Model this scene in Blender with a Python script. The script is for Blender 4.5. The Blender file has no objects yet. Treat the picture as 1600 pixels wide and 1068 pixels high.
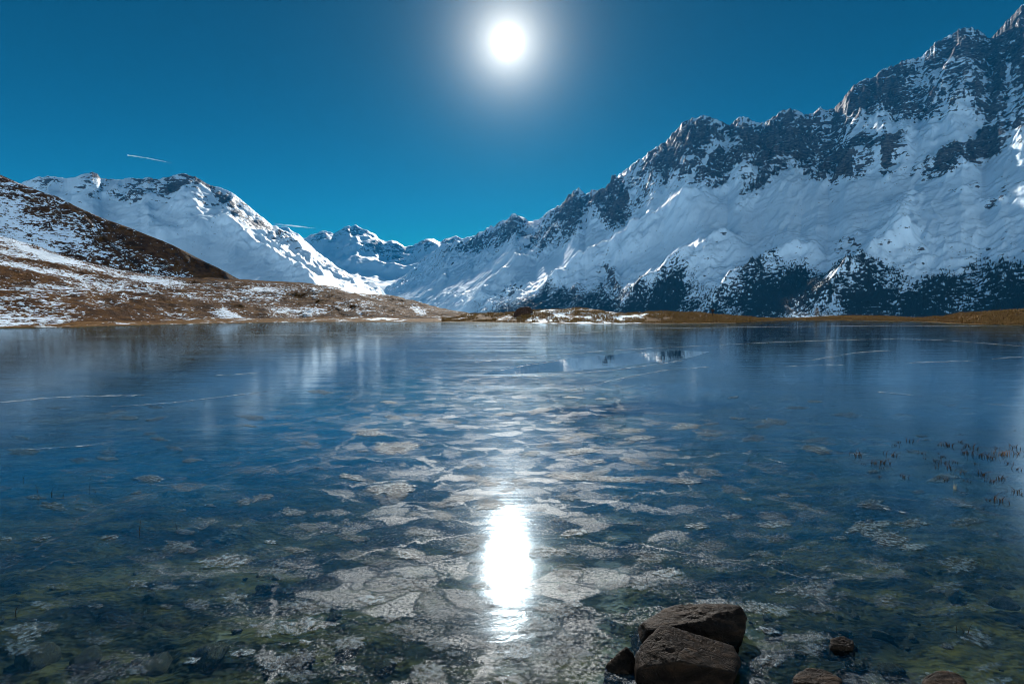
import bpy, bmesh, math, random
import numpy as np
from mathutils import Vector, Matrix

random.seed(7)
rng = np.random.default_rng(11)
S = bpy.context.scene
COL = S.collection

# ------------------------------------------------------------------ camera
FPX, CX, CY = 800.0, 800.0, 534.0            # focal length and centre of the 1600 px wide photograph
CAM_H, HORIZON = 1.6, 490.0
PITCH = math.atan((CY - HORIZON) / FPX)      # camera looks slightly down
cam_data = bpy.data.cameras.new('camera')
cam_data.sensor_width = 36.0
cam_data.lens = 18.0
cam_data.clip_start = 0.05
cam_data.clip_end = 120000.0
cam = bpy.data.objects.new('camera', cam_data)
COL.objects.link(cam)
cam.location = (0, 0, CAM_H)
cam.rotation_euler = (math.pi / 2 - PITCH, 0, 0)
S.camera = cam


def ray(px, py):
    """direction of a photograph position from the camera (not normalised)"""
    a, b = (px - CX) / FPX, (CY - py) / FPX
    cp, sp = math.cos(PITCH), math.sin(PITCH)
    return np.array([a, cp + b * sp, -sp + b * cp])


def ue(px, py):
    d = ray(px, py)
    return d[0] / d[1], d[2] / d[1]


def at_depth(px, py, Y):
    d = ray(px, py)
    return Vector((d[0] / d[1] * Y, Y, CAM_H + d[2] / d[1] * Y))


def at_plane(px, py, z=0.0):
    d = ray(px, py)
    k = (z - CAM_H) / d[2]
    return Vector((d[0] * k, d[1] * k, z))


# ------------------------------------------------------------------ light and sky
SUN_DIR = Vector(ray(793, 66)).normalized()
SUN_EL = math.asin(SUN_DIR.z)
SUN_AZ = math.atan2(SUN_DIR.x, SUN_DIR.y)
sun_data = bpy.data.lights.new('sun', 'SUN')
sun_data.energy = 5.0
sun_data.angle = math.radians(0.53)
sun_data.color = (1.0, 0.95, 0.87)
sun = bpy.data.objects.new('sun', sun_data)
COL.objects.link(sun)
sun.rotation_euler = SUN_DIR.to_track_quat('Z', 'Y').to_euler()

world = bpy.data.worlds.new('World')
S.world = world
world.use_nodes = True
WT = world.node_tree
WT.nodes.clear()


class NT:
    """small helper to write node trees as expressions"""
    def __init__(self, tree):
        self.t = tree

    def n(self, kind, **kw):
        nd = self.t.nodes.new(kind)
        for k, v in kw.items():
            setattr(nd, k, v)
        return nd

    def put(self, sock, v):
        if isinstance(v, bpy.types.NodeSocket):
            self.t.links.new(v, sock)
        elif isinstance(v, (tuple, list)):
            if len(v) == 3 and sock.type == 'RGBA':
                v = (*v, 1.0)
            sock.default_value = v
        else:
            sock.default_value = v

    def m(self, op, a, b=0.0, c=0.0, clamp=False):
        nd = self.n('ShaderNodeMath', operation=op, use_clamp=clamp)
        self.put(nd.inputs[0], a)
        self.put(nd.inputs[1], b)
        self.put(nd.inputs[2], c)
        return nd.outputs[0]

    def vm(self, op, a, b=(0, 0, 0)):
        nd = self.n('ShaderNodeVectorMath', operation=op)
        self.put(nd.inputs[0], a)
        self.put(nd.inputs[1], b)
        return nd.outputs['Value'] if op in ('DOT_PRODUCT', 'LENGTH', 'DISTANCE') else nd.outputs[0]

    def mixc(self, f, a, b, blend='MIX'):
        nd = self.n('ShaderNodeMix', data_type='RGBA', blend_type=blend)
        self.put(nd.inputs[0], f)
        self.put(nd.inputs[6], a)
        self.put(nd.inputs[7], b)
        return nd.outputs[2]

    def step(self, x, lo, hi, smooth=True):
        nd = self.n('ShaderNodeMapRange', interpolation_type='SMOOTHSTEP' if smooth else 'LINEAR')
        self.put(nd.inputs[0], x)
        self.put(nd.inputs[1], lo)
        self.put(nd.inputs[2], hi)
        return nd.outputs[0]

    def coord(self, scale=(1, 1, 1), loc=(0, 0, 0), rot=(0, 0, 0), src='Object', vec=None):
        if vec is None:
            vec = self.n('ShaderNodeTexCoord').outputs[src]
        mp = self.n('ShaderNodeMapping')
        self.put(mp.inputs[0], vec)
        mp.inputs[1].default_value = loc
        mp.inputs[2].default_value = rot
        mp.inputs[3].default_value = scale
        return mp.outputs[0]

    def noise(self, vec, scale=1.0, detail=4.0, rough=0.55, dist=0.0, color=False):
        nd = self.n('ShaderNodeTexNoise')
        self.put(nd.inputs['Vector'], vec)
        self.put(nd.inputs['Scale'], scale)
        nd.inputs['Detail'].default_value = detail
        nd.inputs['Roughness'].default_value = rough
        self.put(nd.inputs['Distortion'], dist)
        return nd.outputs['Color' if color else 'Fac']

    def voro(self, vec, scale=1.0, feature='F1', out='Distance', rand=1.0):
        nd = self.n('ShaderNodeTexVoronoi', feature=feature)
        self.put(nd.inputs['Vector'], vec)
        self.put(nd.inputs['Scale'], scale)
        nd.inputs['Randomness'].default_value = rand
        return nd.outputs[out]

    def ramp(self, f, stops):
        nd = self.n('ShaderNodeValToRGB')
        self.put(nd.inputs[0], f)
        el = nd.color_ramp.elements
        while len(el) < len(stops):
            el.new(0.5)
        for e, (p, c) in zip(el, stops):
            e.position = p
            e.color = (*c, 1.0)
        return nd.outputs[0]

    def attr(self, name):
        return self.n('ShaderNodeAttribute', attribute_name=name).outputs['Fac']

    def bump(self, h, strength=1.0, dist=1.0, normal=None):
        nd = self.n('ShaderNodeBump')
        self.put(nd.inputs['Height'], h)
        self.put(nd.inputs['Strength'], strength)
        nd.inputs['Distance'].default_value = dist
        if normal is not None:
            self.put(nd.inputs['Normal'], normal)
        return nd.outputs[0]

    def mixs(self, f, a, b):
        nd = self.n('ShaderNodeMixShader')
        self.put(nd.inputs[0], f)
        self.t.links.new(a, nd.inputs[1])
        self.t.links.new(b, nd.inputs[2])
        return nd.outputs[0]

    def adds(self, a, b):
        nd = self.n('ShaderNodeAddShader')
        self.t.links.new(a, nd.inputs[0])
        self.t.links.new(b, nd.inputs[1])
        return nd.outputs[0]

    def out(self, s):
        o = self.n('ShaderNodeOutputMaterial')
        self.t.links.new(s, o.inputs[0])


w = NT(WT)
sky = w.n('ShaderNodeTexSky', sky_type='NISHITA')
sky.sun_disc = False
sky.sun_elevation = SUN_EL
sky.sun_rotation = SUN_AZ
sky.altitude = 2000.0
sky.air_density = 1.0
sky.dust_density = 0.15
sky.ozone_density = 2.5
SKY_TINT = (0.003, 0.066, 0.042)                 # the deep teal cast of this mountain sky
gam = w.n('ShaderNodeGamma')
w.put(gam.inputs[0], sky.outputs[0])
gam.inputs[1].default_value = 2.0
tinted = w.mixc(1.0, gam.outputs[0], SKY_TINT, 'MULTIPLY')
# the sun with the pale aureole that surrounds it in the sky
gen = w.n('ShaderNodeTexCoord').outputs['Generated']
cosang = w.vm('DOT_PRODUCT', w.vm('NORMALIZE', gen), tuple(SUN_DIR))
ang = w.m('MULTIPLY', w.m('ARCCOSINE', w.m('MINIMUM', cosang, 1.0)), 180 / math.pi)
core = w.m('SUBTRACT', 1.0, w.step(ang, 0.3, 1.8))
glow1 = w.m('EXPONENT', w.m('MULTIPLY', ang, -1 / 2.0))
glow2 = w.m('EXPONENT', w.m('MULTIPLY', ang, -1 / 7.5))
AURA = w.m('ADD', w.m('MULTIPLY', core, 25.0), w.m('MULTIPLY', glow1, 25.0))
aur = w.mixc(1.0, (1.0, 0.97, 0.90), AURA, 'MULTIPLY')
veil = w.mixc(1.0, (0.55, 0.85, 1.0), w.m('MULTIPLY', glow2, 1.45), 'MULTIPLY')
tot = w.mixc(1.0, tinted, w.mixc(1.0, aur, veil, 'ADD'), 'ADD')
bg = w.n('ShaderNodeBackground')
w.put(bg.inputs[0], tot)
bg.inputs[1].default_value = 0.05
wo = w.n('ShaderNodeOutputWorld')
WT.links.new(bg.outputs[0], wo.inputs[0])

vs = S.view_settings
vs.view_transform = 'Standard'
vs.look = 'None'
vs.exposure = 1.05
vs.gamma = 1.0
vs.use_curve_mapping = False
S.cycles.use_denoising = True
S.cycles.filter_width = 0.9
S.cycles.max_bounces = 5
S.cycles.diffuse_bounces = 3
S.cycles.glossy_bounces = 2
S.cycles.volume_bounces = 0
S.cycles.use_adaptive_sampling = True
S.cycles.adaptive_threshold = 0.03
S.cycles.adaptive_min_samples = 12
S.cycles.transparent_max_bounces = 8
S.cycles.sample_clamp_indirect = 4.0


# ------------------------------------------------------------------ helpers
def link(name, me, mat=None, parent=None, kind=None, label=None, cat=None, group=None):
    o = bpy.data.objects.new(name, me)
    COL.objects.link(o)
    if mat is not None and me is not None and not me.materials:
        me.materials.append(mat)
    if parent is not None:
        o.parent = parent
    for k, v in (('kind', kind), ('label', label), ('category', cat), ('group', group)):
        if v:
            o[k] = v
    return o


def mesh(name, V, F, smooth=True, attrs=None):
    me = bpy.data.meshes.new(name)
    V = np.asarray(V, dtype=np.float32)
    F = np.asarray(F, dtype=np.int32)
    k = F.shape[1]
    me.vertices.add(len(V))
    me.vertices.foreach_set('co', V.ravel())
    me.loops.add(F.size)
    me.loops.foreach_set('vertex_index', F.ravel())
    me.polygons.add(len(F))
    me.polygons.foreach_set('loop_start', np.arange(0, F.size, k, dtype=np.int32))
    me.polygons.foreach_set('loop_total', np.full(len(F), k, dtype=np.int32))
    if smooth:
        me.polygons.foreach_set('use_smooth', np.ones(len(F), dtype=bool))
    for nm, a in (attrs or {}).items():
        at = me.attributes.new(nm, 'FLOAT', 'POINT')
        at.data.foreach_set('value', np.asarray(a, dtype=np.float32).ravel())
    me.update()
    me.validate()
    return me


def grid_faces(nr, nc, wrap=False):
    i = np.arange(nr - 1)[:, None]
    j = np.arange(nc if wrap else nc - 1)[None, :]
    j2 = (j + 1) % nc
    a = i * nc + j
    b = i * nc + j2
    c = (i + 1) * nc + j2
    d = (i + 1) * nc + j
    return np.stack([a, b, c, d], -1).reshape(-1, 4)


_GA = (np.arange(1024) + 0.5) * (2 * np.pi / 1024)
_GC, _GS = np.cos(_GA).astype(np.float32), np.sin(_GA).astype(np.float32)


def _hash(ix, iy, seed):
    h = ix * np.uint32(374761393) + iy * np.uint32(668265263) + np.uint32((seed * 974634777) & 0xFFFFFFFF)
    h = (h ^ (h >> np.uint32(13))) * np.uint32(1274126177)
    return (h ^ (h >> np.uint32(16))) >> np.uint32(22)


def perlin(x, y, seed=0):
    x, y = np.broadcast_arrays(np.asarray(x, float), np.asarray(y, float))
    xf, yf = np.floor(x), np.floor(y)
    fx, fy = (x - xf).astype(np.float32), (y - yf).astype(np.float32)
    xi, yi = xf.astype(np.int32).view(np.uint32), yf.astype(np.int32).view(np.uint32)

    def g(ox, oy):
        k = _hash(xi + np.uint32(ox), yi + np.uint32(oy), seed)
        return _GC[k] * (fx - np.float32(ox)) + _GS[k] * (fy - np.float32(oy))
    u = fx * fx * fx * (fx * (fx * 6 - 15) + 10)
    v = fy * fy * fy * (fy * (fy * 6 - 15) + 10)
    n0 = g(0, 0)
    n0 = n0 + (g(1, 0) - n0) * u
    n1 = g(0, 1)
    n1 = n1 + (g(1, 1) - n1) * u
    return (n0 + (n1 - n0) * v) * np.float32(1.5)


def fbm(x, y, octv=5, seed=0, gain=0.5, lac=2.03):
    s, a, t = 0.0, 1.0, 0.0
    for k in range(octv):
        s = s + a * perlin(x * lac ** k + 17.3 * k, y * lac ** k - 9.1 * k, seed + k)
        t += a
        a *= gain
    return s / t


def ridged(x, y, octv=5, seed=0, gain=0.5, lac=2.03):
    s, a, t, wgt = 0.0, 1.0, 0.0, 1.0
    for k in range(octv):
        n = 1 - np.abs(perlin(x * lac ** k + 5.7 * k, y * lac ** k + 3.1 * k, seed + k))
        n = n * n * wgt
        wgt = np.clip(n * 1.6, 0, 1)
        s = s + a * n
        t += a
        a *= gain
    return s / t


def sstep(x, lo, hi):
    t = np.clip((x - lo) / (hi - lo), 0, 1)
    return t * t * (3 - 2 * t)


def seg_dist(X, Y, pts):
    """distance in plan to a polyline and the position 0..1 along it"""
    best = np.full(X.shape, 1e12)
    pos = np.zeros(X.shape)
    n = len(pts) - 1
    for k in range(n):
        ax, ay = pts[k][0], pts[k][1]
        bx, by = pts[k + 1][0], pts[k + 1][1]
        dx, dy = bx - ax, by - ay
        t = np.clip(((X - ax) * dx + (Y - ay) * dy) / (dx * dx + dy * dy + 1e-9), 0, 1)
        d = np.hypot(X - ax - t * dx, Y - ay - t * dy)
        m = d < best
        best = np.where(m, d, best)
        pos = np.where(m, (k + t) / n, pos)
    return best, pos


def new_mat(name):
    m = bpy.data.materials.new(name)
    m.use_nodes = True
    m.node_tree.nodes.clear()
    return m, NT(m.node_tree)


# ------------------------------------------------------------------ materials of the land
def mountain_material(name, rock_a, rock_b, grain):
    m, t = new_mat(name)
    rock = t.attr('rock')
    forest = t.attr('wood')
    c1 = t.coord((0.75, 0.75, 3.2), rot=(0.30, 0.34, 0.0))
    n1 = t.noise(c1, grain * 0.35, 7.0, 0.66, 0.3)
    n2 = t.noise(t.coord((1, 1, 1.0)), grain, 6.0, 0.68)
    v = t.m('ADD', rock, t.m('ADD', t.m('MULTIPLY', t.m('SUBTRACT', n1, 0.5), 1.9), t.m('MULTIPLY', t.m('SUBTRACT', n2, 0.5), 1.9)))
    mask = t.step(v, 0.46, 0.56)
    n3 = t.noise(t.coord((1, 1, 1)), grain * 1.7, 3.0, 0.6)
    fm = t.step(t.m('ADD', forest, t.m('MULTIPLY', t.m('SUBTRACT', n3, 0.5), 2.6)), 0.45, 0.60)
    rc = t.mixc(t.step(t.noise(t.coord((1, 1, 3)), grain * 1.1, 6.0, 0.68), 0.36, 0.66), rock_a, rock_b)
    sn = t.mixc(t.noise(t.coord(), grain * 0.12, 3.0), (0.63, 0.83, 0.99), (0.71, 0.87, 0.99))
    col = t.mixc(mask, sn, rc)
    col = t.mixc(fm, col, (0.018, 0.020, 0.019))
    p = t.n('ShaderNodeBsdfPrincipled')
    t.put(p.inputs['Base Color'], col)
    t.put(p.inputs['Roughness'], 0.62)
    t.put(p.inputs['Specular IOR Level'], t.m('ADD', 0.04, t.m('MULTIPLY', t.m('SUBTRACT', 1.0, t.m('MAXIMUM', mask, fm)), 0.42)))
    h = t.m('ADD', t.m('MULTIPLY', n1, 0.6), t.m('MULTIPLY', n2, 0.6))
    t.put(p.inputs['Normal'], t.bump(h, t.m('ADD', 0.10, t.m('MULTIPLY', mask, 0.85)), 16.0))
    t.out(p.outputs[0])
    return m


def hill_material(name, fine, zs, bst=0.8, dk=1.0, green=(0.07, 0.055, 0.018)):
    """frosted alpine grass: brown turf with snow lying in thin contour-following strips"""
    m, t = new_mat(name)
    snow = t.attr('snow')
    c = t.coord((fine, fine, fine * zs))
    n1 = t.noise(c, 1.0, 6.0, 0.62, 0.4)
    n2 = t.noise(t.coord((fine, fine, fine)), 0.22, 5.0, 0.6)
    n3 = t.noise(t.coord((fine, fine, fine * zs * 0.6)), 4.5, 5.0, 0.72)
    v = t.m('ADD', snow, t.m('ADD', t.m('MULTIPLY', t.m('SUBTRACT', n1, 0.5), 1.5),
            t.m('ADD', t.m('MULTIPLY', t.m('SUBTRACT', n2, 0.5), 1.0), t.m('MULTIPLY', t.m('SUBTRACT', n3, 0.5), 2.7))))
    mask = t.step(v, 0.47, 0.56)
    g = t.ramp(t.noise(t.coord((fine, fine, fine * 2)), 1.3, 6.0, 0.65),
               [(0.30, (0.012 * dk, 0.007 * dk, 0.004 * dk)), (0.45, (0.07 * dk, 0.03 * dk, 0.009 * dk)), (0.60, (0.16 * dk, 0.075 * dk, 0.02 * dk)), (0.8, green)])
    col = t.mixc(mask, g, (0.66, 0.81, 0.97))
    p = t.n('ShaderNodeBsdfPrincipled')
    t.put(p.inputs['Base Color'], col)
    t.put(p.inputs['Roughness'], 0.75)
    t.put(p.inputs['Specular IOR Level'], t.m('ADD', 0.02, t.m('MULTIPLY', mask, 0.3)))
    h = t.m('ADD', n1, t.m('MULTIPLY', n3, 0.6))
    t.put(p.inputs['Normal'], t.bump(h, bst, 1.1 / fine))
    t.out(p.outputs[0])
    return m


MAT_MOUNT_R = mountain_material('snow_and_dark_gneiss', (0.012, 0.013, 0.017), (0.13, 0.12, 0.12), 0.045)
MAT_MOUNT_L = mountain_material('snow_and_grey_schist', (0.04, 0.036, 0.034), (0.12, 0.095, 0.08), 0.05)
MAT_MOUNT_D = mountain_material('distant_snow_and_rock', (0.035, 0.038, 0.045), (0.10, 0.09, 0.09), 0.022)
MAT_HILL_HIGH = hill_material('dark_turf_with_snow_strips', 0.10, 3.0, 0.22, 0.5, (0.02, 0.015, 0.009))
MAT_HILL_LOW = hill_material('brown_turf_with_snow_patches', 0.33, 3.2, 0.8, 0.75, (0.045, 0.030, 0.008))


# ------------------------------------------------------------------ mountains and hills
def massif(name, mat, x0, x1, ncol, nrow, crest, foot, shape, nback=60, back=0.35, back_slope=0.8,
           spurs=(), patches=(), smooth_zones=(), nz=None, attr_fn=None, base_drop=120.0, seed=1, jag=0.0):
    """One mountain: a height field on a fan-shaped plan whose rows run from the foot of the face over the crest and
    down the far side. crest/foot: (photo x, photo y, distance in metres)."""
    a0, a1 = max(x0, -30), min(x1, 1640)
    side = [p for p in (np.linspace(x0, a0, 60)[:-1] if x0 < a0 else [], np.linspace(a0, a1, ncol), np.linspace(a1, x1, 60)[1:] if x1 > a1 else []) if len(p)]
    px = np.concatenate(side)
    ncol = len(px)
    u = (px - CX) / FPX

    def line(tab):
        q = [(*ue(x, y), d) for x, y, d in tab]
        q.sort()
        q = np.array(q)
        return np.interp(u, q[:, 0], q[:, 1]), np.interp(u, q[:, 0], q[:, 2])
    ce, cd = line(crest)
    fe, fd = line(foot)
    def soft(a, k):
        g = np.exp(-0.5 * (np.arange(-3 * k, 3 * k + 1) / k) ** 2)
        return np.convolve(np.pad(a, 3 * k, mode='edge'), g / g.sum(), 'valid')
    fd, fe, cd = soft(fd, 30), soft(fe, 30), soft(cd, 10)
    cd = cd * (1 + 0.012 * fbm(u * 9, u * 0, 3, seed))
    tf = np.linspace(0, 1, nrow)
    t = np.concatenate([[-0.14, -0.04], tf, 1 + back * (np.arange(1, nback + 1) / nback) ** 1.6])
    T = t[:, None]
    Y = fd[None] + (cd - fd)[None] * T
    X = u[None] * Y
    zc = CAM_H + ce * cd
    zf = CAM_H + fe * fd
    prof = np.where(T <= 1, shape(np.clip(T, 0, 1)), 1.0)
    Z = zf[None] + (zc - zf)[None] * prof
    Z = np.where(T > 1, zc[None] - (Y - cd[None]) * back_slope, Z)
    Z = np.where(T < 0, zf[None] + T * base_drop / 0.14, Z)
    body = sstep(T, 0.0, 0.12) * (1 - 0.85 * sstep(T, 0.90, 1.0))
    body = np.where(T > 1, 0.15 + 0.85 * sstep(T, 1.0, 1.1), body)
    E = (Z - CAM_H) / Y
    U = np.broadcast_to(u[None], Y.shape)

    zone = np.zeros(Y.shape)
    if len(patches):
        wu = 14 * fbm(U * 18, E * 18, 3, seed + 40)
        we = 10 * fbm(U * 22 + 7, E * 22, 3, seed + 41)
    for (x, y, rx, ry, rot, wt) in patches:
        uu, ee = ue(x, y)
        c, s = math.cos(math.radians(rot)), math.sin(math.radians(rot))
        du, de = (U - uu) * FPX, (E - ee) * FPX
        du, de = du + wu, de + we
        q = ((du * c + de * s) / rx) ** 2 + ((-du * s + de * c) / ry) ** 2
        zone = zone + wt * np.exp(-q ** 1.5)
    zone = np.clip(zone, -1, 1.3)
    calm = np.ones(Y.shape)
    nzv = nz(X, Y, T, U, E, zone) if nz else 0.0
    Z = Z + nzv * body
    for (pts, amp, wid) in spurs:
        P = []
        for (x, y) in pts:
            uu, ee = ue(x, y)
            k = int(np.argmin(np.abs(u - uu)))
            kr = int(np.argmin(np.abs(E[2:2 + nrow, k] - ee)))
            P.append((X[2 + kr, k], Y[2 + kr, k]))
        wob = 0.35 * wid * fbm(X / (2.2 * wid), Y / (2.2 * wid), 3, seed + 60)
        d, pos = seg_dist(X + wob, Y - wob, P)
        fall = np.exp(-np.abs(d / wid) ** 1.35) * sstep(pos, -0.02, 0.12) * (1 - sstep(pos, 0.85, 1.02) * 0.8)
        Z = Z + amp * fall * (0.8 + 0.5 * fbm(X / wid, Y / wid, 3, seed + 61)) * body
    if jag:
        jg = jag * cd * ((ridged(u * 46, u * 0 + seed, 4, seed + 90) - 0.5) * 1.6 + fbm(u * 190, u * 0, 3, seed + 91)) * (u > -0.2 if seed == 3 else 1.0)
        jw = 120 * fbm(X / 60, Y / 60, 3, seed + 92)
        Z = Z + jg[None] * np.exp(-np.abs((Y - cd[None]) / 70.0) ** 1.2) * (1 + 0 * jw)
    # slope of the finished surface
    dY = np.gradient(Y, axis=0)
    dZ = np.gradient(Z, axis=0)
    sy = dZ / np.maximum(dY, 1e-3)
    dX = np.gradient(X, axis=1)
    sx = (np.gradient(Z, axis=1) - sy * np.gradient(Y, axis=1)) / np.maximum(dX, 1e-3)
    slope = np.hypot(sx, sy)
    at = attr_fn(X, Y, Z, T, U, E, zone, slope)
    V = np.stack([X, Y, Z], -1).reshape(-1, 3)
    F = grid_faces(len(t), ncol)
    me = mesh(name, V, F, True, at)
    o = link(name, me, mat, kind='structure')
    return o, dict(X=X, Y=Y, Z=Z, U=U, E=(Z - CAM_H) / Y, at=at)


# --- the long rocky range on the right
CREST_R = [(2300, -420, 2300), (2050, -280, 2380), (1850, -150, 2450), (1720, -75, 2550), (1650, -25, 2650), (1600, 8, 2750), (1588, 18, 2760), (1575, 32, 2780), (1562, 47, 2800),
           (1552, 58, 2820), (1545, 62, 2830), (1530, 48, 2850), (1515, 43, 2870), (1500, 46, 2890), (1480, 58, 2920),
           (1462, 68, 2940), (1440, 88, 2980), (1430, 92, 2990), (1415, 92, 3010), (1400, 102, 3030), (1390, 104, 3040),
           (1375, 112, 3060), (1365, 122, 3080), (1350, 126, 3100), (1340, 130, 3110), (1325, 142, 3140), (1318, 155, 3150),
           (1305, 168, 3170), (1300, 172, 3180), (1282, 170, 3210), (1270, 178, 3230), (1257, 183, 3260), (1252, 176, 3270),
           (1235, 172, 3300), (1222, 176, 3330), (1205, 188, 3370), (1190, 194, 3400), (1180, 193, 3420), (1162, 181, 3450),
           (1150, 187, 3480), (1140, 198, 3500), (1125, 190, 3530), (1100, 183, 3580), (1080, 188, 3630), (1065, 196, 3670),
           (1050, 210, 3720), (1040, 225, 3750), (1020, 234, 3820), (1000, 250, 3900), (980, 265, 3980), (962, 276, 4060),
           (955, 289, 4080), (945, 296, 4120), (925, 298, 4220), (915, 305, 4280), (905, 294, 4330), (895, 299, 4380),
           (875, 320, 4500), (850, 335, 4650), (838, 345, 4720), (822, 343, 4850), (804, 333, 5000), (795, 340, 5060),
           (780, 350, 5150), (760, 358, 5300), (740, 370, 5450), (715, 376, 5600), (690, 384, 5750), (668, 400, 5900),
           (640, 425, 6000), (600, 452, 6100), (560, 470, 6200)]
FOOT_R = [(2300, 497, 900), (1850, 497, 1000), (1600, 497, 1150), (1300, 497, 1500), (1100, 497, 1900), (900, 497, 2500), (820, 497, 2800), (740, 497, 3200),
          (690, 494, 3700), (640, 490, 4200), (560, 490, 4600)]
SPURS_R = [
    ([(1112, 298), (1075, 322), (1040, 343), (990, 372), (930, 408), (880, 438), (835, 470)], 120, 100),
    ([(1150, 370), (1120, 388), (1090, 405), (1040, 435), (1000, 462), (965, 485)], 90, 80),
    ([(1020, 375), (985, 392), (955, 412)], 55, 60),
    ([(1285, 388), (1240, 402), (1200, 420), (1150, 448), (1110, 480)], 80, 70),
    ([(1445, 372), (1410, 382), (1375, 400), (1335, 432), (1280, 468), (1235, 492)], 95, 80),
    ([(1428, 298), (1410, 330), (1395, 365), (1385, 385)], 40, 40),
    ([(905, 300), (880, 345), (850, 385), (800, 420), (760, 455), (735, 485)], 70, 130),
    ([(962, 280), (950, 320), (955, 350)], 70, 80),
    ([(830, 372), (800, 400), (770, 425)], 60, 100),
    ([(700, 430), (680, 445), (655, 470)], 45, 110),
    ([(1080, 190), (1060, 240), (1100, 285)], 55, 90),
    ([(1235, 175), (1190, 240), (1160, 290)], 60, 110),
    ([(1500, 50), (1480, 130), (1500, 200)], 45, 80),
    ([(1325, 145), (1360, 200), (1385, 260)], 50, 80),
]
ROCK_R = [(1085, 215, 58, 30, 5, 1), (1045, 245, 40, 30, 35, .8), (1130, 262, 60, 22, 35, .9), (960, 330, 26, 40, 0, 1.1), (930, 310, 30, 20, 20, .5),
          (1235, 182, 40, 14, 0, 1), (1160, 200, 30, 20, 0, .7), (1195, 235, 60, 32, 20, .75), (1165, 305, 25, 18, 40, .8), (1205, 255, 40, 18, 60, .7),
          (1345, 240, 80, 18, 8, .85), (1290, 262, 60, 14, 0, .8), (1310, 275, 50, 10, 10, .7), (1260, 215, 60, 22, 0, .45),
          (1500, 78, 50, 30, 10, .75), (1385, 125, 45, 22, 30, .9), (1340, 155, 40, 26, 20, .8), (1410, 160, 60, 28, 10, .6),
          (1580, 70, 40, 50, 0, .55), (1560, 165, 60, 40, -20, .6), (1440, 190, 70, 26, -25, .5), (1490, 250, 70, 22, 20, .95), (1540, 225, 70, 20, 25, .7), (1385, 265, 7, 30, 0, .9),
          (1400, 240, 20, 40, 0, .5), (1700, 80, 120, 120, 0, .4), (1800, 250, 160, 80, 0, .4),
          (890, 330, 30, 24, 30, .8), (870, 365, 40, 22, 30, .5), (800, 355, 24, 20, 0, .8), (760, 372, 30, 14, 0, .6), (720, 385, 30, 12, 0, .6), (830, 395, 26, 22, 20, .55),
          (950, 440, 16, 30, 10, .7), (890, 465, 60, 18, 20, .45), (800, 455, 40, 16, 30, .5),
          (1185, 352, 20, 8, 25, .6), (1240, 365, 20, 6, 20, .55), (1300, 300, 30, 6, 5, .5), (1550, 318, 26, 10, 10, .7), (1510, 295, 40, 7, 10, .5),
          (1408, 325, 18, 22, 30, .7), (1330, 380, 20, 22, 30, .6), (1180, 290, 20, 10, 30, .4),
          # open snowfields
          (1120, 232, 28, 10, 0, -1), (1420, 200, 40, 14, 15, -1), (1330, 330, 120, 30, 15, -.9), (1080, 345, 80, 22, 30, -1), (1500, 350, 90, 26, 5, -.8),
          (930, 345, 12, 24, 10, -.8), (1470, 215, 40, 16, 20, -.9), (1145, 245, 14, 26, 0, -.8), (1230, 330, 70, 24, 10, -.9), (880, 410, 50, 14, 30, -.8), (740, 420, 50, 20, 20, -.8), (1320, 215, 30, 10, 20, -.5)]


def noise_r(X, Y, T, U, E, zone):
    wx = X + 120 * fbm(X / 500, Y / 500, 3, 3)
    wy = Y + 120 * fbm(X / 500, Y / 500, 3, 4)
    big = ridged(wx / 820, wy / 820, 5, 5) - 0.45
    mid = ridged(wx / 210, wy / 330, 5, 9) - 0.45
    fine = fbm(wx / 60, wy / 60, 4, 15)
    r = np.clip(zone, 0, 1)
    hi = sstep(T, 0.45, 0.75)
    low = 1 - sstep(T, 0.15, 0.4)
    # ledges and steps where the rock comes out
    crag = ridged(wx / 75, wy / 75, 4, 19) - 0.45
    flute = ridged((0.67 * Y - 0.75 * X + 25 * fbm(X / 120, Y / 120, 2, 21)) / 62, (0.67 * X + 0.75 * Y) / 700, 3, 23) - 0.45
    big = big * (1 - 0.7 * sstep(U, 0.82, 0.98))
    return big * (28 + 42 * hi) + mid * (4 + 26 * hi + 60 * r + 14 * low) + fine * (1 + 14 * r + 8 * hi + 7 * low) + crag * (4 + 30 * r + 22 * hi + 9 * low) + flute * (9 + 22 * r + 12 * hi)


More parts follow.
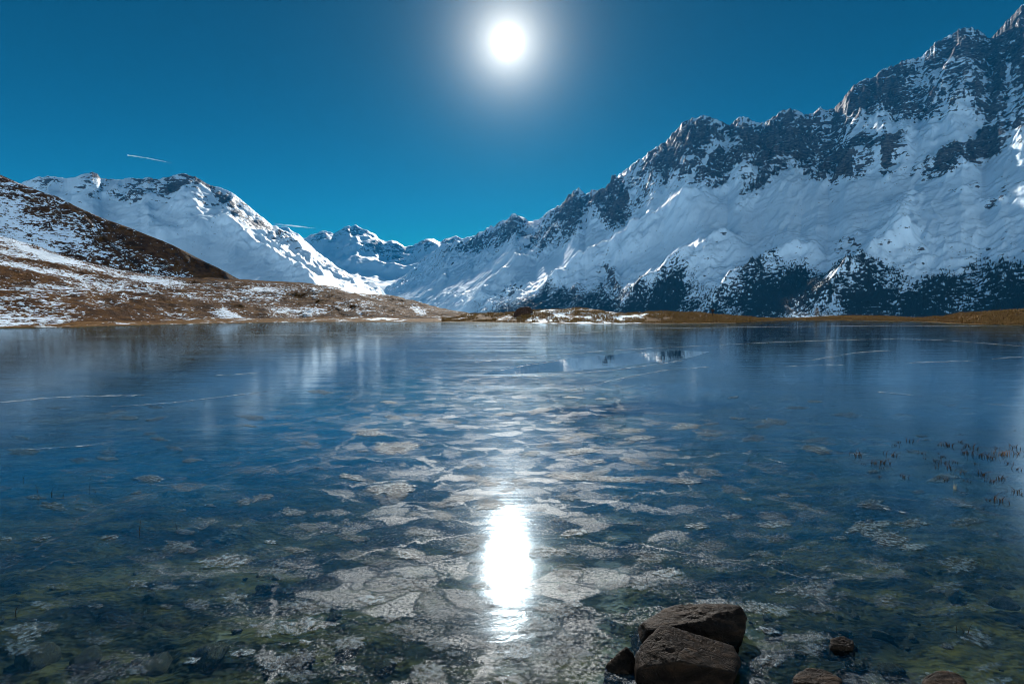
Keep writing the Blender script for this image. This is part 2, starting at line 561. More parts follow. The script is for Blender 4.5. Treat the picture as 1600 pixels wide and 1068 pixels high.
def attr_r(X, Y, Z, T, U, E, zone, slope):
    steep = sstep(slope, 0.85, 1.5)
    hi = sstep(T, 0.55, 0.8)
    n = fbm(X / 260, Y / 260, 4, 31)
    loc = np.clip(slope - 1.12, -0.7, 1.1)
    rock = -0.13 + 0.50 * zone + loc * (0.16 + 0.36 * hi + 0.20 * np.clip(zone, 0, 1)) + 0.16 * hi + 0.32 * n * hi + 0.08 * sstep(T, 0.95, 1.0)
    fl = ridged((0.67 * Y - 0.75 * X + 25 * fbm(X / 120, Y / 120, 2, 21)) / 62, (0.67 * X + 0.75 * Y) / 700, 3, 23)
    fl2 = ridged((0.67 * Y - 0.75 * X + 18 * fbm(X / 60, Y / 60, 2, 27)) / 27, (0.67 * X + 0.75 * Y) / 260, 3, 28)
    mid_ = sstep(T, 0.30, 0.55)
    rock = rock + (0.55 * (fl - 0.5) + 0.55 * (fl2 - 0.5)) * (0.25 + 0.30 * mid_ + 0.75 * hi)
    rock = rock + 0.16 * (1 - sstep(T, 0.25, 0.45))
    # dwarf shrub and wood on the lowest slopes
    ey = HORIZON - E * FPX
    edge = 432 - 0 * U + 46 * fbm(U * 9, E * 9, 4, 77)
    edge = edge - 36 * np.exp(-((U - 0.93) / 0.13) ** 2) + 26 * np.exp(-((U - 0.05) / 0.13) ** 2) - 10 * np.exp(-((U - 0.62) / 0.1) ** 2)
    wood = sstep(ey, edge - 12, edge + 40)
    wood = wood * sstep(U, -0.11, 0.02)
    gl_ = ridged((0.67 * Y - 0.75 * X + 40 * fbm(X / 160, Y / 160, 2, 81)) / 150, (0.67 * X + 0.75 * Y) / 900, 3, 82)
    wood = wood * (0.95 + 1.1 * fbm(X / 330, Y / 420, 4, 78) - 0.9 * np.clip(gl_ - 0.55, 0, 1))
    rock = np.where(T > 1, rock + 0.1, rock)
    big_ = fbm(X / 420, Y / 420, 3, 37)
    rock = np.minimum(rock, 0.60 + 0.30 * n + 0.55 * big_ + 0.32 * np.clip(zone, 0, 1))
    return {'rock': rock, 'wood': np.clip(wood, 0, 1)}


mount_r, FR = massif('mountain_right', MAT_MOUNT_R, 520, 2300, 1050, 440, CREST_R, FOOT_R,
                     lambda t: 0.72 * t + 0.28 * t ** 2.2, jag=0.004, spurs=SPURS_R, patches=ROCK_R, nz=noise_r, attr_fn=attr_r, seed=3)

# --- the snowy mountain on the left
CREST_L = [(-900, 180, 2300), (-500, 230, 2350), (-150, 270, 2400), (0, 292, 2450), (40, 283, 2500), (60, 276, 2500), (75, 274, 2520), (92, 277, 2530), (110, 278, 2550), (125, 274, 2560), (143, 270, 2580), (152, 272, 2600), (158, 279, 2610),
           (170, 281, 2630), (190, 281, 2640), (205, 279, 2660), (218, 280, 2670), (230, 277, 2680), (240, 281, 2690), (250, 280, 2700), (268, 276, 2720), (280, 272, 2740), (287, 271, 2750), (296, 273, 2760),
           (305, 276, 2770), (325, 288, 2790), (335, 291, 2795), (345, 293, 2800), (365, 302, 2820), (385, 318, 2850), (405, 335, 2880), (425, 351, 2900),
           (440, 357, 2900), (455, 364, 2900), (480, 380, 2880), (500, 396, 2850), (520, 411, 2800), (545, 427, 2750), (570, 443, 2700),
           (600, 459, 2650), (625, 470, 2600), (660, 488, 2550), (720, 520, 2500)]
FOOT_L = [(-900, 480, 1400), (-150, 480, 1500), (150, 480, 1650), (300, 480, 1800), (360, 482, 1820), (420, 485, 1700), (480, 487, 1500), (560, 490, 1700), (640, 496, 2100), (720, 525, 2300)]
SPURS_L = [
    ([(330, 345), (370, 368), (415, 400), (455, 425), (490, 450)], 60, 55),
    ([(400, 370), (430, 392), (470, 415), (510, 440)], 40, 45),
    ([(440, 375), (470, 395), (510, 420), (560, 452)], 40, 50),
    ([(215, 300), (230, 340), (260, 380)], 35, 80),
    ([(290, 275), (300, 320), (330, 370)], 45, 80),
]
ROCK_L = [(290, 285, 40, 12, 10, .9), (340, 302, 30, 8, -25, .9), (230, 285, 40, 8, 5, .6), (145, 278, 22, 7, 0, .8), (75, 280, 25, 5, 0, .6), (200, 310, 30, 10, 0, .6),
          (255, 300, 50, 12, 20, .55), (380, 335, 25, 10, -35, .7), (420, 365, 30, 14, -35, .6), (170, 300, 50, 14, 0, .4), (300, 330, 40, 30, 0, .15), (450, 385, 40, 12, -35, .5),
          (330, 400, 90, 40, -30, -1), (240, 350, 60, 22, -20, -.4)]


def noise_l(X, Y, T, U, E, zone):
    wx = X + 90 * fbm(X / 400, Y / 400, 3, 103)
    big = ridged(wx / 600, Y / 700, 4, 105) - 0.45
    rib = ridged(wx / 110, Y / 520, 4, 109) - 0.45
    fine = fbm(wx / 50, Y / 50, 4, 115)
    r = np.clip(zone, 0, 1)
    hi = sstep(T, 0.5, 0.8)
    right = sstep(U, -0.6, -0.45)
    return big * (20 + 25 * hi) + rib * (6 + 20 * hi + 26 * r + 16 * right) + fine * (2 + 12 * r + 5 * hi)


def attr_l(X, Y, Z, T, U, E, zone, slope):
    steep = sstep(slope, 0.7, 1.3)
    hi = sstep(T, 0.6, 0.85)
    n = fbm(X / 160, Y / 200, 4, 131)
    rock = -0.30 + 0.6 * zone + 0.30 * steep * hi + 0.24 * hi + 0.4 * n * hi + 0.14 * sstep(T, 0.95, 1.0)
    return {'rock': rock, 'wood': np.zeros_like(rock)}


mount_l, FL = massif('mountain_left', MAT_MOUNT_L, -900, 720, 620, 300, CREST_L, FOOT_L,
                     lambda t: 0.75 * t + 0.25 * t ** 2, jag=0.0016, spurs=SPURS_L, patches=ROCK_L, nz=noise_l, attr_fn=attr_l, seed=103)

# --- the far range closing the valley
CREST_D = [(250, 360, 8200), (380, 365, 8200), (430, 352, 8200), (450, 355, 8200), (475, 372, 8200), (490, 366, 8200), (505, 361, 8200), (522, 365, 8200), (538, 356, 8200), (545, 351, 8200), (550, 353, 8200), (556, 350, 8200),
           (563, 356, 8250), (575, 360, 8250), (585, 364, 8250), (592, 373, 8300), (605, 378, 8300), (613, 376, 8300), (622, 380, 8300), (632, 386, 8300), (645, 384, 8300), (655, 379, 8300), (668, 372, 8300),
           (678, 374, 8300), (688, 378, 8300), (700, 372, 8300), (712, 370, 8300), (722, 373, 8300), (733, 371, 8300), (750, 366, 8300), (780, 362, 8300), (900, 345, 8400), (1100, 330, 8500)]
FOOT_D = [(250, 470, 5600), (500, 465, 5600), (560, 452, 5800), (620, 440, 6200), (700, 440, 6200), (1100, 440, 6200)]
ROCK_D = [(550, 362, 30, 10, 0, .9), (500, 372, 20, 10, 0, .7), (590, 382, 14, 12, 0, .7), (560, 395, 40, 12, 0, .5), (620, 395, 40, 12, 0, .6), (665, 382, 16, 10, 0, .9), (705, 385, 24, 14, 0, .7), (540, 430, 40, 10, -20, .5),
          (580, 410, 30, 8, 0, -.8), (540, 385, 20, 6, 0, -.6), (600, 440, 60, 8, 0, -.8)]


def noise_d(X, Y, T, U, E, zone):
    wx = X + 150 * fbm(X / 900, Y / 900, 3, 203)
    big = ridged(wx / 1100, Y / 1300, 5, 205) - 0.45
    mid = ridged(wx / 260, Y / 600, 4, 209) - 0.45
    return big * 150 + mid * (40 + 60 * np.clip(zone, 0, 1))


def attr_d(X, Y, Z, T, U, E, zone, slope):
    hi = sstep(T, 0.5, 0.85)
    n = fbm(X / 300, Y / 400, 4, 231)
    rock = -0.22 + 0.55 * zone + 0.3 * hi + 0.35 * n + 0.25 * sstep(slope, 0.8, 1.4)
    return {'rock': rock, 'wood': np.zeros_like(rock)}


mount_d, FD = massif('mountain_distant', MAT_MOUNT_D, 250, 1100, 420, 180, CREST_D, FOOT_D,
                     lambda t: 0.6 * t + 0.4 * t ** 2, nback=30, jag=0.002, patches=ROCK_D, nz=noise_d, attr_fn=attr_d, seed=203)

# --- the dark turf hill on the left
CREST_H = [(-900, -60, 330), (-500, 100, 340), (-150, 225, 350), (-60, 252, 355), (0, 273, 360), (30, 286, 364), (60, 298, 368), (110, 319, 376), (160, 341, 384), (200, 355, 392), (240, 371, 400),
           (270, 383, 408), (300, 398, 416), (330, 414, 426), (355, 427, 434), (373, 436, 440), (395, 452, 450), (430, 480, 460), (480, 520, 470)]
FOOT_H = [(-900, 480, 240), (-100, 470, 285), (0, 462, 298), (150, 462, 333), (300, 462, 388), (380, 470, 428), (430, 485, 400), (480, 525, 440)]


def noise_h(X, Y, T, U, E, zone):
    big = fbm(X / 70, Y / 90, 4, 303)
    fine = fbm(X / 9, Y / 9, 5, 305)
    return big * 4 + fine * 1.2


def attr_h(X, Y, Z, T, U, E, zone, slope):
    n = fbm(X / 40, Y / 50, 4, 331)
    sn = 0.30 + 0.45 * n - 0.45 * sstep(T, 0.955, 0.995) - 0.30 * zone + 0.15 * sstep(-U, 0.7, 1.0)
    return {'snow': sn}


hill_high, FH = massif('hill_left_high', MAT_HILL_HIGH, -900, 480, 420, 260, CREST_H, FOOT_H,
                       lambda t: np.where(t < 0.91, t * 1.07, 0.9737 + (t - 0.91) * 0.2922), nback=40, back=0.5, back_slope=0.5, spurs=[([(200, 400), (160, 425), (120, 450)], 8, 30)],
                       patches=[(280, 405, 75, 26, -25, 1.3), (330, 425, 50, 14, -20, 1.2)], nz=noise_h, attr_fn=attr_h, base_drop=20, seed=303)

# --- the low sunlit hill in front of it, running down to the lake
CREST_W = [(-900, 250, 150), (-500, 300, 150), (-80, 356, 150), (0, 372, 152), (60, 388, 154), (120, 405, 157), (180, 420, 160), (240, 430, 163), (300, 435, 166), (380, 436, 170), (450, 440, 175), (485, 442, 178),
           (520, 449, 180), (545, 456, 182), (600, 463, 185), (650, 473, 185), (700, 484, 180), (735, 492, 175), (790, 506, 170)]
FOOT_W = [(-900, 513, 45), (-80, 512, 56), (0, 511, 59), (120, 509, 63), (200, 507, 72), (300, 505, 82), (400, 503, 94), (480, 501.5, 103), (600, 501.5, 104), (700, 501.5, 103), (740, 501.5, 102), (790, 512, 101)]


def noise_w(X, Y, T, U, E, zone):
    hum = fbm(X / 26, Y / 26, 4, 403)
    fine = ridged(X / 5, Y / 7, 4, 405) - 0.45
    kn = np.exp(-(((U + 0.33) / 0.09) ** 2)) * np.exp(-((T - 0.45) / 0.3) ** 2) * 2.2
    return hum * 2.6 + fine * 0.55 + kn


def attr_w(X, Y, Z, T, U, E, zone, slope):
    n = fbm(X / 14, Y / 22, 4, 431)
    n2 = fbm(X / 45, Y / 45, 3, 441)
    sn = 0.24 + 0.65 * n + 0.40 * n2 - 0.35 * sstep(T, 0.8, 0.97) * sstep(U, -0.75, -0.55) + 0.35 * sstep(-U, 0.55, 0.8) * sstep(T, 0.55, 0.75) * (1 - sstep(T, 0.8, 0.95))
    sn = sn - 0.25 * sstep(U, -0.3, -0.12) + 0.5 * zone
    return {'snow': sn}


hill_low, FW = massif('hill_left_low', MAT_HILL_LOW, -900, 790, 560, 240, CREST_W, FOOT_W,
                      lambda t: 0.30 * t + 0.70 * sstep(t, -0.35, 1.25) * 1.0 / (sstep(np.array(1.0), -0.35, 1.25)) - 0.70 * (1 - t) * sstep(np.array(0.0), -0.35, 1.25),
                      nback=40, back=0.6, back_slope=0.12,
                      patches=[(355, 492, 28, 8, 0, 1.2), (660, 490, 26, 4, -20, 1.0), (60, 395, 70, 6, -22, .9), (150, 435, 70, 5, -12, .6)],
                      nz=noise_w, attr_fn=attr_w, base_drop=1.5, seed=403)

# ------------------------------------------------------------------ ground sheet with the lake basin
SHORE_PX = [(-120, 513), (0, 513), (120, 511.5), (200, 509), (300, 506.5), (400, 504.5), (480, 503.2), (600, 503.2), (730, 503.2), (800, 504.5), (860, 505.5), (940, 506), (1050, 506),
            (1150, 505), (1200, 502), (1240, 500.6), (1350, 501), (1440, 502.5), (1490, 505.5), (1540, 507.5), (1600, 508), (1720, 508)]
_tab = []
for _x, _y in SHORE_PX:
    _p = at_plane(_x, _y)
    _tab.append((math.atan2(_p.x, _p.y), math.hypot(_p.x, _p.y)))
_tab = [(-math.pi, 70), (-1.9, 70), (-1.2, 80)] + _tab + [(1.2, 95), (1.9, 80), (math.pi, 80)]
_tab = np.array(sorted(_tab))
BANK_PX = [(-120, 0.6), (700, 0.6), (730, 1.3), (800, 1.6), (850, 2.1), (905, 2.3), (940, 1.9), (975, 1.45), (1040, 1.6), (1100, 1.45), (1150, 1.0), (1190, 0.4), (1240, 0.25), (1290, 0.7), (1330, 0.95), (1380, 0.8),
           (1430, 0.45), (1470, 0.8), (1500, 1.4), (1540, 1.75), (1600, 2.0), (1720, 2.4)]
_bt = np.array([(math.atan((x - CX) / FPX), h) for x, h in BANK_PX])


def ground_z(x, y):
    az = np.arctan2(x, y)
    r = np.hypot(x, y)
    R = np.interp(az, _tab[:, 0], _tab[:, 1])
    front = np.cos(az)
    ynear = 1.75 - 7 * (1 - np.exp(-(x / 14.0) ** 2)) + 0.35 * fbm(x / 1.3, y * 0, 3, 501) * np.exp(-(x / 20) ** 2)
    s_far = r - R
    s_near = ynear - y
    s = np.maximum(s_far, s_near)
    d = np.maximum(-s, 0)
    # lake bed
    bed = -(0.05 + 0.085 * d) + 0.075 * fbm(x / 0.8, y / 0.9, 4, 511) + 0.03 * fbm(x / 0.2, y / 0.2, 3, 512)
    bed = np.minimum(bed, -0.02 - 0.03 * np.minimum(d, 1))
    bed = np.maximum(bed, -2.4)
    # far land: a low grassy bank, then the ground falls away into the valley
    hb = np.interp(az, _bt[:, 0], _bt[:, 1])
    rough = 0.35 * fbm(x / 6, y / 9, 4, 521) + 0.14 * fbm(x / 1.2, y / 1.5, 4, 523)
    sf = np.maximum(s_far, 0)
    far = np.minimum(sf * 0.35, 0.10) + hb * sstep(sf, 0.3, 14.0) * (1 + 0.25 * fbm(x / 9, y / 12, 3, 522)) + rough * sstep(sf, 0.2, 3.0) * (0.3 + 0.35 * hb)
    drop = np.maximum(sf - 26, 0)
    far = far - np.where(drop < 900, drop * 0.14 * sstep(drop, 0, 60), 126 + (drop - 900) * 0.02)
    # valley floor rising gently toward the head of the valley
    # near land behind the camera: shore, then unseen snowy slopes, steepened to bounce sunlight ahead
    sn = np.maximum(s_near, 0)
    near = 0.03 + 0.10 * sn + 0.05 * fbm(x / 0.7, y / 0.7, 4, 531) * sstep(sn, 0, 0.6)
    near = np.where(sn > 30, 3.0 + (sn - 30) * (0.15 + 0.52 * sstep(sn, 80, 800)) + 140 * sstep(sn, 100, 900) * fbm(x / 620, y / 620, 5, 533), near)
    near = np.minimum(near, 1700 + 300 * fbm(x / 900, y / 900, 4, 534))
    wf = sstep(front, -0.25, 0.15)
    z_land = np.where(s_near > s_far, near, near * (1 - wf) + far * wf)
    z_land = np.where((s_far > 0) & (s_near <= 0), far * wf + (1 - wf) * (0.1 + sf * 0.2), z_land)
    return np.where(s > 0, z_land, bed), s


azs = np.concatenate([np.linspace(-0.92, 0.92, 760), np.linspace(0.92, 2 * math.pi - 0.92, 150)[1:-1]])
rs = np.concatenate([[0.0], np.geomspace(0.4, 6.0, 90), np.geomspace(6.2, 50, 46), np.linspace(51, 190, 190), np.geomspace(194, 12000, 60)])
RR, AA = np.meshgrid(rs, azs, indexing='ij')
GX, GY = RR * np.sin(AA), RR * np.cos(AA)
GZ, GS = ground_z(GX, GY)
GZ = GZ + 0.0
snow_g = 0.30 + 0.6 * fbm(GX / 5, GY / 9, 4, 541) + 0.3 * fbm(GX / 16, GY / 20, 3, 542)
gpx = CX + FPX * np.tan(np.clip(AA, -1.2, 1.2))
snow_g = snow_g + 0.40 * np.exp(-((gpx - 965) / 40) ** 2) + 0.30 * np.exp(-((gpx - 850) / 60) ** 2) - 0.45 * sstep(gpx, 1000, 1120)
snow_g = np.where(GS > 45, 1.6, snow_g)
snow_g = np.where(GY < 0, 0.75 + 0.4 * fbm(GX / 8, GY / 8, 3, 543) + 0.8 * sstep(-GY, 20, 200), snow_g)
wet = 1 - sstep(GS, 0.0, 0.9 + 0 * GS)
GV = np.stack([GX, GY, GZ], -1).reshape(-1, 3)

MAT_GROUND, t = new_mat('shore_turf_snow_and_lake_bed')
snow_a = t.attr('snow')
wet_a = t.attr('wet')
n1 = t.noise(t.coord((1, 1, 2.5)), 0.5, 6.0, 0.62, 0.3)
n3 = t.noise(t.coord((1, 1, 2)), 2.5, 4.0, 0.65)
msk = t.step(t.m('ADD', snow_a, t.m('ADD', t.m('MULTIPLY', t.m('SUBTRACT', n1, 0.5), 1.6), t.m('MULTIPLY', t.m('SUBTRACT', n3, 0.5), 1.0))), 0.5, 0.62)
turf = t.ramp(t.noise(t.coord((1, 1, 3)), 1.4, 6.0, 0.65), [(0.30, (0.018, 0.010, 0.005)), (0.45, (0.075, 0.038, 0.012)), (0.6, (0.15, 0.08, 0.026)), (0.8, (0.08, 0.055, 0.018))])
land = t.mixc(msk, turf, (0.70, 0.85, 0.98))
bedc = t.ramp(t.noise(t.coord((0.7, 1.5, 1)), 1.3, 7.0, 0.68, 0.5), [(0.36, (0.003, 0.004, 0.004)), (0.47, (0.014, 0.016, 0.010)), (0.56, (0.058, 0.046, 0.012)), (0.62, (0.026, 0.034, 0.024)), (0.74, (0.10, 0.082, 0.035))])
colr = t.mixc(wet_a, land, bedc)
p = t.n('ShaderNodeBsdfPrincipled')
t.put(p.inputs['Base Color'], colr)
t.put(p.inputs['Roughness'], 0.8)
t.put(p.inputs['Specular IOR Level'], t.m('ADD', 0.02, t.m('MULTIPLY', msk, 0.25)))
t.put(p.inputs['Normal'], t.bump(t.m('ADD', n1, t.m('MULTIPLY', n3, 0.6)), 0.6, 0.5))
t.out(p.outputs[0])
ground = link('ground', mesh('ground', GV, grid_faces(len(rs), len(azs), True), True, {'snow': snow_g, 'wet': wet}), MAT_GROUND, kind='structure')

# ------------------------------------------------------------------ the frozen lake
MAT_ICE, t = new_mat('clear_lake_ice_with_frost')
co = t.coord()
warp = t.vm('ADD', co, t.vm('MULTIPLY', t.vm('SUBTRACT', t.noise(co, 2.2, 3.0, 0.65, color=True), (0.5, 0.5, 0.5)), (0.5, 0.5, 0.0)))
vc = t.coord((0.8, 1.3, 1), vec=warp)
vn = t.n('ShaderNodeTexVoronoi', feature='F1')
t.put(vn.inputs['Vector'], vc)
vn.inputs['Scale'].default_value = 4.2
cell = t.n('ShaderNodeSeparateColor')
t.put(cell.inputs[0], vn.outputs['Color'])
broad = t.noise(t.coord((0.13, 0.26, 1)), 1.0, 4.0, 0.6, 0.5)
mid = t.noise(t.coord((1.6, 3.4, 1), vec=warp), 1.0, 6.0, 0.76)
grain = t.noise(co, 55.0, 3.0, 0.75)
feather = t.noise(t.coord((4.0, 15.0, 1), vec=warp, rot=(0, 0, 0.15)), 1.0, 4.0, 0.65, 0.8)
fr = t.m('ADD', t.m('MULTIPLY', t.m('SUBTRACT', broad, 0.5), 2.4), t.m('MULTIPLY', t.m('SUBTRACT', mid, 0.5), 2.6))
fr = t.m('ADD', fr, t.m('MULTIPLY', t.m('SUBTRACT', cell.outputs[0], 0.5), 1.15))
fr = t.m('ADD', fr, t.m('MULTIPLY', t.m('SUBTRACT', grain, 0.5), 3.6))
sep0 = t.n('ShaderNodeSeparateXYZ')
t.put(sep0.inputs[0], co)
path = t.m('EXPONENT', t.m('MULTIPLY', t.m('POWER', t.m('DIVIDE', sep0.outputs[0], t.m('ADD', 0.7, t.m('MULTIPLY', sep0.outputs[1], 0.24))), 2.0), -1.0))
fr = t.m('ADD', fr, t.m('SUBTRACT', t.m('MULTIPLY', path, 0.55), 0.22))
vein = t.voro(t.coord((0.55, 0.9, 1), vec=warp), 0.9, 'DISTANCE_TO_EDGE', 'Distance')
fr = t.m('ADD', fr, t.m('MULTIPLY', t.m('SUBTRACT', 1.0, t.step(vein, 0.0, 0.014)), 0.9))
seam = t.step(t.voro(vc, 4.2, 'DISTANCE_TO_EDGE', 'Distance'), 0.004, 0.07)
dust = t.m('MULTIPLY', t.m('MULTIPLY', t.step(grain, 0.50, 0.68), t.step(mid, 0.44, 0.58)), 0.42)
frost = t.m('MAXIMUM', t.m('MULTIPLY', t.step(fr, -0.02, 0.95), t.m('MULTIPLY', t.m('ADD', 0.25, t.m('MULTIPLY', seam, 0.75)), t.m('ADD', 0.45, t.m('MULTIPLY', cell.outputs[2], 0.55)))), dust)
hgt = t.m('ADD', t.m('MULTIPLY', grain, 0.8), t.m('MULTIPLY', feather, 0.7))
nrm = t.bump(hgt, 0.7, 0.012)
lowb = t.bump(t.m('ADD', t.noise(t.coord((0.5, 2.2, 1)), 1.0, 3.0, 0.6), t.m('ADD', t.m('MULTIPLY', feather, 0.10), t.m('MULTIPLY', grain, 0.05))), 0.30, 0.02)
# clear ice: sky mirror over a look into the shallow water
geo = t.n('ShaderNodeNewGeometry')
cosv = t.m('ABSOLUTE', t.vm('DOT_PRODUCT', geo.outputs['Incoming'], geo.outputs['Normal']))
mirror = t.m('ADD', 0.03, t.m('MULTIPLY', t.m('POWER', t.m('SUBTRACT', 1.0, cosv), 5.0), 0.90))
gl = t.n('ShaderNodeBsdfGlossy')
t.put(gl.inputs['Color'], (0.52, 0.66, 0.78))
t.put(gl.inputs['Roughness'], t.m('ADD', t.m('SUBTRACT', 0.088, t.m('MULTIPLY', t.step(sep0.outputs[1], 6.0, 20.0), 0.035)), t.m('MULTIPLY', t.m('MULTIPLY', t.step(t.noise(t.coord((0.06, 0.7, 1)), 1.0, 5.0, 0.65), 0.42, 0.66), t.step(sep0.outputs[1], 5.0, 14.0)), 0.06)))
t.put(gl.inputs['Normal'], lowb)
tr = t.n('ShaderNodeBsdfTransparent')
t.put(tr.inputs[0], (0.70, 0.88, 0.92))
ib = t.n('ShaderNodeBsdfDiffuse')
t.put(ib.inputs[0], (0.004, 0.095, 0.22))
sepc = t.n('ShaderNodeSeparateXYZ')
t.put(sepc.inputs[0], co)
water_sky_blue = t.m('MULTIPLY', t.step(sepc.outputs[1], 1.8, 6.0), t.m('SUBTRACT', 1.0, t.m('MULTIPLY', t.step(sepc.outputs[1], 9.0, 32.0), 0.75)))  # water's blue, with sky reflection painted in as diffuse, strongest mid-lake
body = t.mixs(t.m('ADD', 0.03, t.m('MULTIPLY', water_sky_blue, t.m('ADD', 0.25, t.m('MULTIPLY', t.step(broad, 0.35, 0.65), 0.25)))), tr.outputs[0], ib.outputs[0])
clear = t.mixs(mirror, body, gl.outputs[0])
# hoar frost on the ice
fd = t.n('ShaderNodeBsdfDiffuse')
t.put(fd.inputs[0], t.mixc(cell.outputs[1], (0.012, 0.026, 0.040), (0.06, 0.09, 0.11)))
t.put(fd.inputs['Normal'], nrm)
fg = t.n('ShaderNodeBsdfGlossy')
t.put(fg.inputs['Color'], (0.9, 0.93, 0.95))
t.put(fg.inputs['Roughness'], 0.42)
t.put(fg.inputs['Normal'], nrm)
frosty = t.mixs(0.085, fd.outputs[0], fg.outputs[0])
far_ = t.m('SUBTRACT', 1.0, t.m('MULTIPLY', t.step(sepc.outputs[1], 3.0, 16.0), 0.86))
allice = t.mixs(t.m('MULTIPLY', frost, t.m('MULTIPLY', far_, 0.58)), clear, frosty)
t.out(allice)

iaz = np.linspace(-math.pi, math.pi, 361)[:-1]
ir = np.concatenate([[0.001], np.linspace(0.02, 1.0, 24)])
IR = np.interp(iaz, _tab[:, 0], _tab[:, 1]) + 2.5
IX = np.sin(iaz)[None] * IR[None] * ir[:, None]
IY = np.cos(iaz)[None] * IR[None] * ir[:, None]
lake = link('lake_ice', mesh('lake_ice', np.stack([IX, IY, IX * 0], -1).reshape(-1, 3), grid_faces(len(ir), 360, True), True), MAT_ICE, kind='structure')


# ------------------------------------------------------------------ things frozen into the ice sheet
def frost_material(name, dark, pale, gloss=0.22, rough=0.4, scale=60.0, alpha=1.0):
    m, t = new_mat(name)
    co = t.coord()
    g = t.noise(co, scale, 4.0, 0.75)
    k = t.noise(co, scale * 0.12, 4.0, 0.6)
    col = t.mixc(t.step(t.m('ADD', g, t.m('MULTIPLY', t.m('SUBTRACT', k, 0.5), 0.8)), 0.38, 0.64), dark, pale)
    nr = t.bump(g, 0.8, 0.012)
    d = t.n('ShaderNodeBsdfDiffuse')
    t.put(d.inputs[0], col)
    t.put(d.inputs['Normal'], nr)
    gl = t.n('ShaderNodeBsdfGlossy')
    t.put(gl.inputs['Roughness'], rough)
    t.put(gl.inputs['Normal'], nr)
    sh = t.mixs(gloss, d.outputs[0], gl.outputs[0])
    if alpha < 1:
        tp = t.n('ShaderNodeBsdfTransparent')
        sh = t.mixs(t.m('MULTIPLY', t.step(t.m('ADD', g, t.m('MULTIPLY', t.m('SUBTRACT', t.attr('edge'), 1.0), 0.5)), 0.34, 0.60), alpha), tp.outputs[0], sh)
    t.out(sh)
    return m


MAT_CRACK = frost_material('white_crack_frost', (0.14, 0.18, 0.22), (0.42, 0.48, 0.52), 0.03, 0.45, 6.0, 0.6)

CRACKS = [  # photo polyline, thickness in photo pixels
    ([(330, 524), (480, 523), (640, 525.5), (800, 525), (900, 521), (960, 516), (1010, 513), (1180, 510.5), (1400, 508.5), (1600, 510)], 1.8),
    ([(470, 520.5), (600, 519), (760, 517.5), (900, 516)], 1.1),
    ([(740, 566), (800, 560), (840, 556.5), (960, 547), (1080, 541), (1200, 535), (1330, 530.5), (1400, 529.5), (1480, 531.5), (1600, 541)], 1.8),
    ([(772, 581), (800, 574.5), (840, 568), (885, 562)], 2.2),
    ([(760, 589), (830, 588), (900, 583), (960, 578), (1075, 562)], 3.0),
    ([(880, 613), (940, 598), (985, 588), (1040, 578), (1110, 573)], 3.2),
    ([(1265, 563), (1300, 557), (1340, 550.5), (1400, 547)], 3.0),
    ([(1205, 573), (1260, 571), (1320, 570)], 1.8),
    ([(1415, 567), (1470, 565), (1535, 563)], 2.2),
    ([(1550, 561), (1575, 558.5), (1602, 557)], 4.0),
    ([(-10, 630), (60, 623), (130, 619), (225, 617.5)], 4.0),
    ([(170, 636), (260, 630), (330, 622), (420, 611)], 2.4),
    ([(40, 703), (130, 697), (190, 690)], 2.5),
    ([(330, 587), (420, 581)], 1.6),
    ([(-10, 536), (120, 527), (260, 524), (330, 524)], 1.0),
    ([(1370, 612), (1440, 619)], 1.4),
    ([(1160, 708), (1210, 720), (1240, 728)], 2.0),
    ([(700, 772), (760, 752), (830, 745), (900, 750)], 3.0),
    ([(1380, 795), (1420, 803)], 3.5),
]
for ci, (pts, th) in enumerate(CRACKS):
    pts = np.array(pts, float)
    n = max(24, int((pts[-1, 0] - pts[0, 0]) / 4))
    xs = np.linspace(pts[0, 0], pts[-1, 0], n)
    ys = np.interp(xs, pts[:, 0], pts[:, 1])
    ker = np.array([1, 2, 3, 2, 1]) / 9.0
    ysm = np.convolve(np.pad(ys, 2, mode='edge'), ker, 'valid')
    ysm = ysm + 0.25 * th * fbm(xs / 14.0, xs * 0 + ci, 3, 700 + ci)
    wv = th * np.clip(0.55 + 0.9 * fbm(xs / 18.0, xs * 0 + ci * 3.7, 4, 720 + ci), 0.12, 1.4)
    wv = wv * sstep(np.arange(n), -1, 5) * sstep(n - 1 - np.arange(n), -1, 5)
    V = []
    for x, y, wd in zip(xs, ysm, wv):
        a, b = at_plane(x, y - wd / 2, 0.0), at_plane(x, y + wd / 2, 0.0)
        c = (a + b) / 2
        V += [(a.x, a.y, 0.003), (c.x, c.y, 0.012), (b.x, b.y, 0.003)]
    F = []
    for i in range(n - 1):
        for k in range(2):
            F.append((i * 3 + k, i * 3 + k + 1, i * 3 + k + 4, i * 3 + k + 3))
    link('crack_ridge', mesh('crack_ridge', V, F, True, {'edge': [0.7, 1.0, 0.7] * n}), MAT_CRACK, lake)

